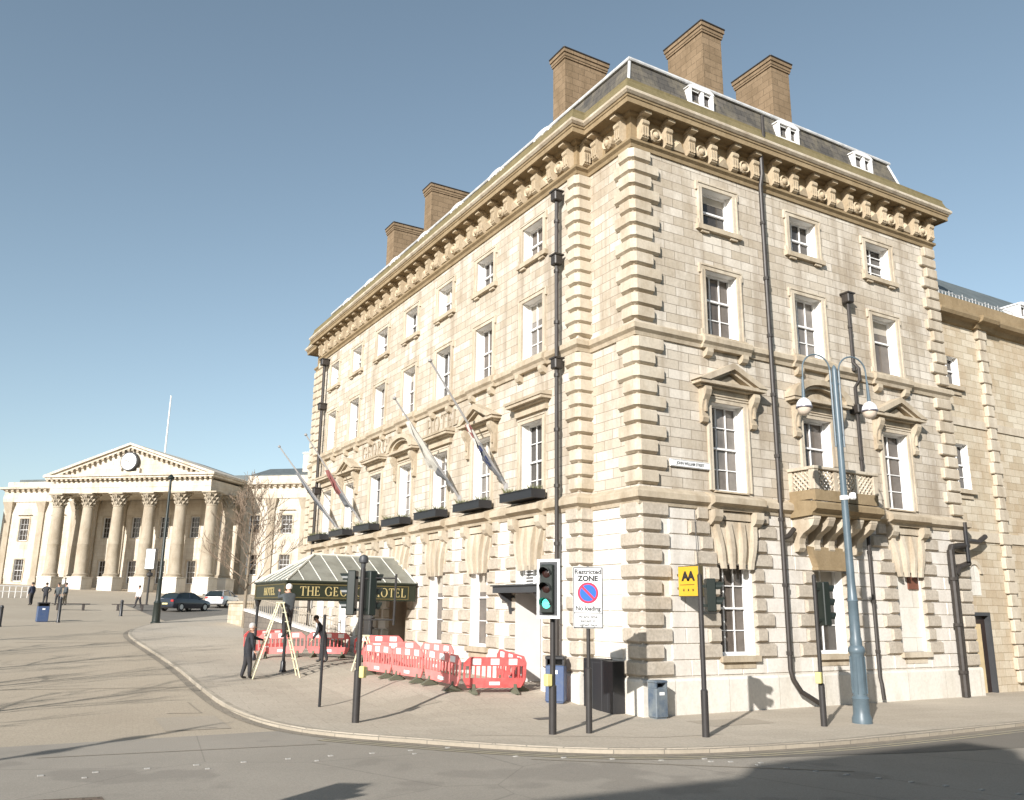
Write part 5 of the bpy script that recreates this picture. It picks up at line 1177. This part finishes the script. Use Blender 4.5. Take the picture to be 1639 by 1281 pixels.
far = [(2.45, 80.6, .6, 'topn', 'trou', 'person in dark clothes standing alone at the left of the group in the square'), (3.45, 80.6, -.4, 'coat', 'trou', 'person in black with hands at the waist, second from left in the group'),
       (4.35, 80.8, 2.6, 'jack', 'trou', 'person in grey jacket, third from left in the group in the square'), (4.95, 81.6, 2.0, 'jack', 'trob', 'person in beige trousers at the right of the group in the square')]
for x, y, r, t_, b_, lb in far:
    el = [(-.36, .05, .30), (-.2, .12, .12)] if 'waist' in lb else None
    person((x, y, gz(x, y)-KD), r, lb, t_, b_, 'haird', fingers=False, la=el, ra=[(-q_[0], q_[1], q_[2]) for q_ in el] if el else None, stride=.05)
person((10.2, 78.5, gz(10.2, 78.5)-KD), 2.2, 'person in white top and black trousers walking beside the right hand bench', 'topw', 'trou', 'haird', fingers=False, stride=.22)
# ================================================================== benches, totem, rails
M['timber'] = mat('dark_timber', (.055,.045,.04), .7, noise=.3, nscale=8)
def bench(loc, rz, lb):
    t = empty('bench', loc, rz, lb, 'bench', None)
    for k in range(4): pass
    mb = MB()
    for k in range(4): mb.bbox(-1.3, 1.3, -.26+k*.135, -.26+k*.135+.12, .44, .50, .01)
    mb.build('seat', M['timber'], t)
    for s in (-1, 1): mb = MB(); mb.bbox(s*.85-.09, s*.85+.09, -.22, .22, -.02, .44, .02); mb.build('leg', M['timber'], t)
    return t
bench((4.9, 73.5, gz(4.9, 73.5)-KD), -.1, 'dark slatted bench without back beside the standing group'); bench((9.0, 73.5, gz(9, 73.5)-KD), -.15, 'dark slatted bench without back nearer the parked cars')
t = empty('information_totem', (11.6, 84.0, gz(11.6, 84)-KD), -.45, 'tall pole with a white fronted box sign in front of the portico', 'sign'); mb = MB(); mb.tube([(0, 0, -.1), (0, 0, 3.1)], .09, 10); mb.lathe([(.12, 0), (.28, .12), (.28, .3), (.1, .42)], 0, 0, 12, 2.4); mb.build('pole', M['post'], t); mb = MB(); mb.bbox(-.42, .42, -.35, .35, 3.05, 4.9, .03); bx = mb.build('sign_box', M['black'], t); mb = MB(); mb.box(-.38, .38, -.36, -.351, 3.1, 4.85); mb.build('face', M['signw'], bx)
tall_post((8.65, 58.0, gz(8.65, 58)-.02), 8.9, 'tall dark lamp column with a wide base on the pavement end before the portico', .10)
# ramp wall with white coping and railings; rough stone pier
M['rwall'] = stone('ramp_wall_stone', (.20,.17,.14), (.15,.13,.11), (.08,.07,.06), .5, .25, .01, stain=(.10,.09,.08)); M['cope'] = mat('coping_white', (.74,.72,.68), .6, noise=.2, nscale=5)
A_, B_ = Vector((13.3, 37.7)), Vector((11.55, 47.2)); za, zb2 = 1.22, 2.40
t = empty('ramp_wall', ((A_.x+B_.x)/2, (A_.y+B_.y)/2, gz(12.4, 42)), 0, 'dark ramp wall with pale sloping coping and railings at the far end of the hotel', 'wall'); o_ = t.location
d = (B_-A_).normalized(); nv = Vector((d.y, -d.x))*.17
def wp(p, z, s=0): return (p.x+nv.x*s-o_.x, p.y+nv.y*s-o_.y, z-o_.z)
mb = MB(); mb.add([wp(A_, 0, -1), wp(A_, 0, 1), wp(B_, 0, 1), wp(B_, 0, -1), wp(A_, za, -1), wp(A_, za, 1), wp(B_, zb2, 1), wp(B_, zb2, -1)], [(0,3,2,1),(4,5,6,7),(0,1,5,4),(1,2,6,5),(2,3,7,6),(3,0,4,7)]); mb.build('wall', M['rwall'], t)
mb = MB(); mb.add([wp(A_, za+.002, -1.5), wp(A_, za+.002, 1.5), wp(B_, zb2+.002, 1.5), wp(B_, zb2+.002, -1.5), wp(A_, za+.12, -1.5), wp(A_, za+.12, 1.5), wp(B_, zb2+.12, 1.5), wp(B_, zb2+.12, -1.5)], [(0,3,2,1),(4,5,6,7),(0,1,5,4),(1,2,6,5),(2,3,7,6),(3,0,4,7)]); mb.build('coping', M['cope'], t)
mb = MB(); n = 42
for k in range(n+1):
    p = A_.lerp(B_, k/n); z = za+.12+(zb2-za)*k/n; mb.tube([wp(p, z-.02), wp(p, z+.75)], .014, 4)
mb.tube([wp(A_, za+.75), wp(B_, zb2+.75)], .02, 4); M['rail'] = mat('railing', (.36,.31,.24), .5); mb.build('railings', M['rail'], t)
t = empty('stone_pier_wall', (13.3, 57.0, gz(13.3, 57)), 0, 'rough pale stone wall end beside the young bare tree', 'wall'); mb = MB(); mb.bbox(-.25, .35, -2.6, 1.6, -.3, 1.25, .05); mb.build('wall', M['old'], t); mb = MB(); mb.bbox(-.32, .42, -2.67, 1.67, 1.25, 1.4, .03); mb.build('coping', M['mould'], t)
# ================================================================== cars
M['cdark'] = mat('car_dark_blue', (.022,.028,.042), .25, metal=.3, coat=.6); M['cwht'] = mat('car_silver', (.62,.63,.65), .25, metal=.3, coat=.6); M['cgl'] = mat('car_glass', (.02,.028,.03), .05); M['tyre'] = mat('tyre', (.02,.02,.02), .8); M['rim'] = mat('rim', (.45,.45,.46), .3, metal=.8); M['tail'] = mat('tail_lamp', (.45,.03,.03), .2); M['plate'] = mat('number_plate', (.72,.65,.30), .4)
def car(loc, rz, paint, lb, est=False):
    t = empty('parked_car', loc, rz, lb, 'car', 'cars parked before the portico'); mb = MB()
    St = [(-2.15, .42, .62, .62), (-2.12, .30, .90, .80), (-1.95, .22, .98, .86), (-1.3, .20, .98, .89), (-.4, .20, .97, .90), (.6, .20, .95, .90), (1.2, .20, .90, .88), (1.8, .22, .80, .84), (2.08, .30, .68, .76), (2.15, .42, .58, .62)]
    sec = lambda x, zl, zb_, hw: [(x, -hw*.90, zl), (x, -hw, zl+.18 if zb_-zl > .3 else zl+.03), (x, -hw, (zl+zb_)/2+.08), (x, -hw*.95, zb_-.03), (x, -hw*.86, zb_), (x, 0, zb_+.025), (x, hw*.86, zb_), (x, hw*.95, zb_-.03), (x, hw, (zl+zb_)/2+.08), (x, hw, zl+.18 if zb_-zl > .3 else zl+.03), (x, hw*.90, zl)]
    k = 11; vs = [q_ for s_ in St for q_ in sec(*s_)]
    fs = [(i*k+j, i*k+(j+1) % k, (i+1)*k+(j+1) % k, (i+1)*k+j) for i in range(len(St)-1) for j in range(k)]; fs += [list(range(k))[::-1], [(len(St)-1)*k+j for j in range(k)]]
    mb.add(vs, fs); bd = mb.build('body', paint, t, smooth=True)
    rr = -1.55 if not est else -1.95
    G_ = [(rr-.35, .96, .80), (rr+.15, 1.36, .62), (-.5, 1.45, .63), (.15, 1.43, .62), (1.05, .93, .78)]
    gb = MB(); vs = []
    for i, (x, zt_, hw) in enumerate(G_):
        e_ = i in (0, len(G_)-1)
        vs += [(x, -.80, .93), (x, -hw if not e_ else -.78, zt_-.05 if not e_ else zt_), (x, -hw*.8, zt_), (x, hw*.8, zt_), (x, hw if not e_ else .78, zt_-.05 if not e_ else zt_), (x, .80, .93)]
    fs = [(i*6+j, i*6+j+1, (i+1)*6+j+1, (i+1)*6+j) for i in range(len(G_)-1) for j in range(5)]; gb.add(vs, fs); gb.build('windows', M['cgl'], bd, recalc=True)
    rb = MB(); x0, x1 = G_[1][0], G_[3][0]
    pts = [(x0-.05, 1.37), (-.5, 1.465), (x1+.06, 1.44)]
    vs = []
    for x, z in pts: vs += [(x, -.60, z-.02), (x, -.45, z), (x, .45, z), (x, .60, z-.02)]
    rb.add(vs, [(i*4+j, i*4+j+1, (i+1)*4+j+1, (i+1)*4+j) for i in range(2) for j in range(3)])
    for s_ in (-1, 1):
        for (xa, za_, xb, zb_) in ((x0-.02, 1.33, rr-.33, .96), (x1, 1.40, 1.02, .94), (-.35, 1.41, -.38, .95)): rb.tube([(xa, s_*.635, za_), (xb, s_*.80, zb_)], .03, 4)
    rb.build('roof', paint, bd)
    for x in (-1.32, 1.32):
        for s_ in (-1, 1):
            wm = MB(); wm.M = Matrix.Translation((x, s_*.79, .32)) @ Matrix.Rotation(R90, 4, 'X'); wm.lathe([(.2, -.11), (.30, -.11), (.325, -.08), (.325, .08), (.30, .11), (.2, .11)], 0, 0, 18); w_ = wm.build('wheel', M['tyre'], t, smooth=True)
            wm = MB(); wm.M = Matrix.Translation((x, s_*.79, .32)) @ Matrix.Rotation(R90, 4, 'X'); wm.lathe([(.2, -.115), (.05, -.10), (.05, .10), (.2, .115)], 0, 0, 12); wm.build('rim', M['rim'], w_)
    for s_ in (-1, 1):
        l = MB(); l.bbox(-2.155, -2.02, s_*.66-.13, s_*.66+.13, .70, .86, .02); l.build('tail_lamp', M['tail'], t); l = MB(); l.bbox(2.0, 2.12, s_*.58-.14, s_*.58+.14, .58, .70, .02); l.build('headlight', M['cgl'], t)
        l = MB(); l.bbox(.72, .86, s_*.93-.09, s_*.93+.09, .92, 1.04, .02); l.build('wing_mirror', paint, t)
    l = MB(); l.box(-2.175, -2.15, -.26, .26, .50, .61); l.build('number_plate', M['plate'], t); return t
cx_, cy_ = 13.0, 73.6; car((cx_, cy_, gz(cx_, cy_)-KD+.01), math.radians(38), M['cdark'], 'dark blue parked car, rear towards the square')
cx_, cy_ = 17.4, 80.5; car((cx_, cy_, gz(cx_, cy_)-KD+.01), math.radians(58), M['cwht'], 'silver parked estate car behind the dark blue one', True)
# ================================================================== portico building at the far end of the square
M['sst'] = stone('station_stone', (.66,.605,.51), (.58,.515,.42), (.42,.36,.28), 1.2, .5, .01, stain=(.34,.27,.18), stain_amt=.7, sscale=.2, streak=.45); M['scol'] = stone('column_stone', (.46,.40,.315), (.36,.305,.225), (.3,.2,.2), 0, 0, stain=(.22,.17,.11), stain_amt=.75, sscale=.3)
M['clock'] = mat('clock_face', (.80,.80,.78), .4)
stn = empty('station_building', (21.95, 109.83, 4.05), math.radians(-42), 'pale stone classical building with a six column portico, clock in the pediment and side wings', 'building')
X0s, X1s = -24.6, -.6; D = 8.0
mb = MB(); mb.box(X0s-.6, X1s+.6, -1.2, D, -1.5, .0); mb.box(X0s-1.2, X1s+1.2, -2.0, -1.2, -1.5, -.25); mb.build('podium', M['plinth'], stn)
CX = [-22.9, -18.55, -14.2, -9.8, -5.4, -1.15]
cm = MB()
cm.bbox(-1.05, 1.05, -1.05, 1.05, 0, 1.85, .04); cm.bbox(-1.12, 1.12, -1.12, 1.12, 1.85, 2.0, .03)
pdm = cm.mesh('pedestal', M['plinth'])
cm = MB(); cm.lathe([(1.0, 2.0), (1.0, 2.14), (.92, 2.18), (.98, 2.3), (.84, 2.42), (.80, 2.5), (.80, 6.0), (.81, 6.02), (.81, 6.12), (.79, 6.14), (.68, 10.7), (.74, 10.78), (.70, 10.86)], 0, 0, 24)
clm = cm.mesh('column', M['scol'], True)
cm = MB()
for r_ in range(3):
    z0 = 10.85+.45*r_; nL = 10
    for k in range(nL):
        a = 2*math.pi*(k+.5*(r_ % 2))/nL; r0 = .66+.05*r_; r1 = r0+.24+.08*r_; w2 = .17
        ca, sa = math.cos(a), math.sin(a)
        cm.add([(ca*r0-sa*-w2, sa*r0+ca*-w2, z0), (ca*r0-sa*w2, sa*r0+ca*w2, z0), (ca*(r0+.06)-sa*w2, sa*(r0+.06)+ca*w2, z0+.38), (ca*(r0+.06)+sa*w2, sa*(r0+.06)-ca*w2, z0+.38), (ca*r1, sa*r1, z0+.5), (ca*r1, sa*r1, z0+.34)], [(0, 1, 2, 3), (3, 2, 4), (2, 5, 4), (3, 4, 5), (1, 5, 2), (0, 3, 5)])
cm.lathe([(.66, 10.8), (.72, 11.9), (.95, 12.3)], 0, 0, 12); cm.bbox(-1.0, 1.0, -1.0, 1.0, 12.3, 12.5, .03)
cpm = cm.mesh('capital', M['scol'])
def column(x, y): o = inst('column', clm, stn, (x, y, 0)); inst('capital', cpm, o); inst('pedestal', pdm, o)
for x in CX: column(x, .95)
for x in (CX[0], CX[-1]): column(x, 5.0)
mb = MB(); mb.box(X0s+.75, X1s-.6+.2, 0.05, D+3, 12.5, 13.95); mb.box(X0s+.70, X1s-.35, 0.0, D+3, 13.15, 13.25); mb.build('entablature', M['sst'], stn)
mb = MB(); mb.box(X0s+.2, X1s+.1, -.5, D+3, 14.25, 14.5); mb.box(X0s, X1s+.3, -.7, D+3, 14.5, 14.78)
apx = (X0s+X1s)/2+.15; za_ = 18.75
def rake(y0, y1, th, o, z0=14.78):
    for s, xe in ((-1, X0s), (1, X1s+.3)):
        mb.prism([(xe-s*o, z0), (xe-s*(o+3.2*th), z0), (apx, za_-o*.33-th*1.03), (apx, za_-o*.33)], y0, y1)
rake(-.7, D+3, .28, 0); rake(-.4, -.05, .30, .95); mb.build('pediment_cornice', M['sst'], stn)
mb = MB(); mb.prism([(X0s+1, 14.5), (X1s-.7, 14.5), (apx, 18.3)], .02, .6); mb.build('tympanum', M['sst'], stn)
mb = MB(); n = 34
for k in range(n): x = X0s+.5+(X1s-X0s-.8)*k/(n-1); mb.box(x-.16, x+.16, -.45, .1, 14.0, 14.25)
for k in range(n//2):
    t_ = (k+.6)/(n/2); 
    for s, xe in ((-1, X0s), (1, X1s+.3)):
        x = xe+(apx-xe)*t_; z = 14.78+(za_-14.78)*t_-.62; 
        if t_ > .08: mb.box(x-.16, x+.16, -.50, .05, z-.32, z-.02)
mb.build('modillions', M['scol'], stn)
mb = MB(); mb.prism([(X0s+.2, 14.78), (X1s+.1, 14.78), (apx, za_-.05)], .7, D+9); mb.build('roof', M['slateg'], stn)
ck = MB(); ck.M = Matrix.Translation((apx-.0, .0, 16.35)) @ Matrix.Rotation(R90, 4, 'X'); ck.lathe([(1.22, -.2), (1.22, .55), (1.12, .62), (1.05, .60)], 0, 0, 32); ckd = ck.build('clock', M['dgrey'], stn)
ck = MB(); ck.M = Matrix.Translation((apx, .0, 16.35)) @ Matrix.Rotation(R90, 4, 'X'); ck.lathe([(1.06, .56), (1.06, .605), (.002, .605)], 0, 0, 32); ck.build('clock_face', M['clock'], ckd)
ck = MB()
for k in range(12): a = k*math.pi/6; ck.tube([(apx+math.sin(a)*.82, -.61, 16.35+math.cos(a)*.82), (apx+math.sin(a)*.98, -.61, 16.35+math.cos(a)*.98)], .03, 4)
for a, L_ in ((math.radians(150), .85), (math.radians(285), .55)): ck.tube([(apx, -.62, 16.35), (apx+math.sin(a)*L_, -.62, 16.35+math.cos(a)*L_)], .045, 4)
ck.build('clock_hands', M['ink'], ckd)
mb = MB(); mb.box(apx-1.5, apx+1.5, -.35, .3, 14.78, 15.1)
for s in (-1, 1): mb.box(apx+s*1.3-.2, apx+s*1.3+.2, -.35, .3, 15.1, 15.5)
mb.build('clock_base', M['sst'], stn)
# walls
wops = []
def swin(x, z0, z1, w=1.5): wops.append((x-w/2, x+w/2, z0, z1))
for x in (-16.4, -12.1, -7.6, -3.3, -20.8): swin(x, 1.4, 4.4, 1.3); swin(x, 7.4, 10.2, 1.3)
for x in (-33.9, -28.6): swin(x, 1.6, 4.6); swin(x, 7.1, 10.2)
for x in (5.6, 10.3, 15.0, 1.0): swin(x, 2.6, 5.2, 1.5); swin(x, 7.9, 10.3, 1.5)
mb = MB(); mb.M = Matrix.Translation((0, D, 0)); sheet(mb, -37.6, 24, -1.5, 14.2, wops); mb.M = None
mb.quad((-37.6, D, -1.5), (-37.6, D+14, -1.5), (-37.6, D+14, 14.2), (-37.6, D, 14.2)); mb.quad((24, D, -1.5), (24, D+14, -1.5), (24, D+14, 14.2), (24, D, 14.2)); mb.build('wall', M['sst'], stn, recalc=False)
for o in wops:
    w_ = o[1]-o[0]; hh_ = o[3]-o[2]; window(stn, ((o[0]+o[1])/2, D, o[2]), 0, w_, hh_, 3, 2, 2, style='arch', pane='pane2', D=.25, name='window')
mb = MB(); FPs = [(24, D), (24, D+14), (-37.6, D+14), (-37.6, D)]
sweep(mb, FPs, [(.0, 12.5), (.15, 12.5), (.18, 12.9), (.18, 13.2), (.1, 13.9), (.3, 14.2), (.7, 14.3), (.75, 14.55), (.2, 14.6), (0, 14.6)]); mb.box(X1s+.3, 24, D-.1, D+.5, 14.55, 15.5); mb.box(-37.4, X0s, D-.1, D+.5, 14.55, 15.3); mb.build('wing_cornice', M['sst'], stn)
mb = MB()
for k in range(15): x = -37.2+k*.88; mb.box(x, x+.36, D-.62, D-.1, 13.98, 14.2)
for k in range(27): x = .2+k*.88; mb.box(x, x+.36, D-.62, D-.1, 13.98, 14.2)
mb.build('modillions', M['scol'], stn)
mb = MB(); mb.box(-37, 23.5, D+1.5, D+13, 14.5, 15.9); mb.prismx([(D+1.5, 15.9), (D+13, 15.9), (D+7, 17.6)], -1, 24); mb.build('roof', M['slateg'], stn)
mb = MB(); mb.box(5.6, 7.6, D+3.5, D+5, 16, 19.0); mb.box(5.5, 7.7, D+3.4, D+5.1, 19.0, 19.25); mb.build('chimney', M['sst'], stn)
mb = MB(); mb.box(13.5, 15.0, D+3.5, D+5, 16, 18.6); mb.build('chimney', M['scol'], stn)
mb = MB(); mb.box(-27.2, -25.4, D-1, D+1.0, 15.3, 17.2); mb.build('chimney', M['sst'], stn)
pm = MB(); pm.box(-.45, .45, -.22, 0, 2.0, 11.0); pm.box(-.55, .55, -.3, 0, -1, 2.0); pm.add([(-.45, -.22, 11.0), (.45, -.22, 11.0), (.45, 0, 11.0), (-.45, 0, 11.0), (-.8, -.6, 12.5), (.8, -.6, 12.5), (.8, 0, 12.5), (-.8, 0, 12.5)], [(0, 1, 5, 4), (1, 2, 6, 5), (3, 0, 4, 7), (4, 5, 6, 7)])
pilm = pm.mesh('pilaster', M['scol'])
for x in (-36.6, -31.3, -26.0, -22.9, -18.5, -14.2, -9.8, -5.4, -1.1, 3.4, 8.0, 12.6, 17.2): inst('pilaster', pilm, stn, (x, D, 0))
sp_ = MB()
for x in (3.9+1.7, 10.3): sp_.prism([(x-1.2+2.4*i/10, 10.95+.35*math.sin(math.pi*i/10)) for i in range(11)], D-.3, D)
for x in (-33.9, -28.6): sp_.prism([(x-1.2+2.4*i/10, 10.65+.35*math.sin(math.pi*i/10)) for i in range(11)], D-.3, D)
sp_.build('window_hoods', M['sst'], stn)
bl = MB(); bl.tube([(4.7, D-.35, 2.0), (4.7, D-.35, .0)], .02, 4)
fp_ = empty('station_flagpole', (21.95+.743*-14.6+.669*10, 109.83-.669*-14.6+.743*10, 18.5), 0, 'tall white flagpole rising behind the pediment', 'flagpole'); mb = MB(); mb.tube([(0, 0, -2), (0, 0, 13.2)], [.16, .09], 8); mb.build('pole', M['polew'], fp_)
# low house left of the wing
hs_ = empty('stone_house', (-14, 140, 5.0), math.radians(-20), 'brownish stone house at the far left edge beyond the wing', 'house'); mb = MB(); mb.box(-9, 9, 0, 10, -3, 11.5); mb.build('wall', M['old'], hs_); mb = MB(); mb.prismx([(-.4, 11.5), (10.4, 11.5), (5, 15)], -9.3, 9.3); mb.build('roof', M['slate'], hs_)
for x in (-6, -2, 2, 6):
    for z in (1.5, 5.2, 8.6): 
        mb = MB(); mb.box(x-.6, x+.6, -.06, .0, z, z+1.8); w__ = mb.build('window', M['white'], hs_); mb = MB(); mb.box(x-.5, x-.03, -.075, -.061, z+.1, z+1.7); mb.box(x+.03, x+.5, -.075, -.061, z+.1, z+1.7); mb.build('pane', M['pane2'], w__)
# low white railing left in front of the wing
t = empty('low_railing', (1.5, 93, gz(1.5, 93)), 0, 'low pale railing before the left wing of the portico building', 'railing'); mb = MB()
for k in range(14): mb.tube([(-5+k*.5, k*.1, -.3), (-5+k*.5, k*.1, 1.0)], .04, 5)
mb.tube([(-5, 0, 1.0), (1.5, 1.3, 1.0)], .05, 5); mb.tube([(-5, 0, .5), (1.5, 1.3, .5)], .04, 5); mb.build('rail', M['cope'], t)
# ================================================================== bare trees
M['bark'] = mat('bark', (.26,.21,.15), .85, noise=.4, nscale=6); M['twig'] = mat('twigs', (.19,.14,.10), .9)
def tree(loc, h, seed, lb, spread=1.0, depth=6, grp=None, nb=13):
    r = random.Random(seed); e = empty('bare_tree', loc, r.uniform(0, 6), lb, 'tree', grp); tk = MB(); br = MB()
    tk.tube([(0, 0, -.2), (.03, .02, h*.2), (.06, .08, h*.45), (.02, .1, h*.7), (.05, .12, h*.97)], [h*.014, h*.012, h*.009, h*.006, .012], 8)
    def go(p, d, L_, rad, lev):
        q_ = p+d*L_*.5+Vector((r.uniform(-.06, .06), r.uniform(-.06, .06), 0))*L_; d2 = (d+Vector((r.uniform(-.25, .25), r.uniform(-.25, .25), r.uniform(.0, .3)))).normalized(); s_ = q_+d2*L_*.5
        br.tube([p, q_, s_], [max(rad, .013), max(rad*.8, .012), max(rad*.62, .011)], 4 if lev > 2 else 3, cap=False)
        if lev <= 0: return
        for k in range(2 if r.random() < .5 else 3):
            a = (d2+Vector((r.uniform(-.8, .8), r.uniform(-.8, .8), r.uniform(-.25, .6)))).normalized(); go(s_ if k else q_, a, L_*r.uniform(.62, .85), rad*.62, lev-1)
    for k in range(nb):
        f = .26+.68*k/(nb-1); a = k*2.4; tilt = .9-.3*f; L_ = h*(.22-.13*f)*spread
        go(Vector((.05, .08*f, h*f)), Vector((math.cos(a)*tilt, math.sin(a)*tilt, .45+.3*f)).normalized(), L_, h*.005*(1.25-f), depth-2 if k < nb*.75 else depth-3)
    tk.build('trunk', M['bark'], e, smooth=True); br.build('branches', M['twig'], e, recalc=False); return e
tx, ty = 12.9, 53.6; tree((tx, ty, gz(tx, ty)), 8.2, 5, 'slender bare tree beside the rough stone wall in front of the portico', 1.0, 6, None, 22)
for k, (x, y, h, lb) in enumerate(((-7.4, 20.5, 8.6, 'bare tree beyond the left edge, nearest the main road'), (-7.2, 25.5, 8.2, 'bare tree beyond the left edge, second from the main road'), (-6.6, 31, 9.0, 'bare tree beyond the left edge, in the middle of the row'), (-6.6, 37, 8.4, 'bare tree beyond the left edge, fourth from the main road'), (-6.4, 43, 8.6, 'bare tree beyond the left edge, farthest from the main road'))):
    tree((x, y, gz(x, y)-KD), h, 20+k, lb, .8, 5, 'bare trees in the square')
# ================================================================== things behind the viewer that cast the shadows on the road
L2 = copy_tree(L1, None, (-12.9, 9.4, gz(-12, 8)-KD), .66, 'blue grey twin armed street lamp across the road, behind the viewer')
def terrace(name, x0, x1, h, lb, raised=None):
    t = empty(name, ((x0+x1)/2, -6, 0), 0, lb, 'building'); w_ = (x1-x0)/2; mb = MB(); mb.box(-w_, w_, -11, 0, -.6, h-.35); mb.build('wall', M['old'], t)
    mb = MB(); mb.box(-w_, w_, -11.2, .25, h-.35, h); 
    if raised: mb.box(raised[0]-(x0+x1)/2, raised[1]-(x0+x1)/2, -1, .2, h, h+raised[2])
    mb.build('cornice', M['cornice'], t)
    n = int((x1-x0)/3.2)
    for k in range(n):
        x = -w_+1.8+k*(2*w_-3.6)/(n-1)
        for z, hh_ in ((4.6, 1.9), (8.2, 1.8)): f = MB(); f.box(x-.6, x+.6, .001, .05, z, z+hh_); f = f.build('window', M['white'], t); g_ = MB(); g_.box(x-.5, x-.03, .051, .06, z+.08, z+hh_-.08); g_.box(x+.03, x+.5, .051, .06, z+.08, z+hh_-.08); g_.build('pane', M['pane2'], f)
        f = MB(); f.box(x-1.2, x+1.2, .001, .06, .5, 2.9); f = f.build('shop_window', M['dgrey'], t); g_ = MB(); g_.box(x-1.1, x+1.1, .061, .07, .6, 2.8); g_.build('pane', M['pane2'], f)
    return t
terrace('terrace_building', -45, -7.2, 13.0, 'stone terrace across the road behind the viewer, taller one', (-13.5, -7.2, .65)); terrace('terrace_building', -7.0, 45, 12.05, 'stone terrace across the road behind the viewer, lower one')
t = empty('traffic_signal', (-1.7, 8.9, -KD), 0, 'traffic signal on the near side of the road, out of the picture', 'traffic signal'); post(t, 3.6, .06, 1.0); signal_head(t, 2.5, .6, True, off=.22); signal_head(t, 2.5, 2.6, True, off=.22)
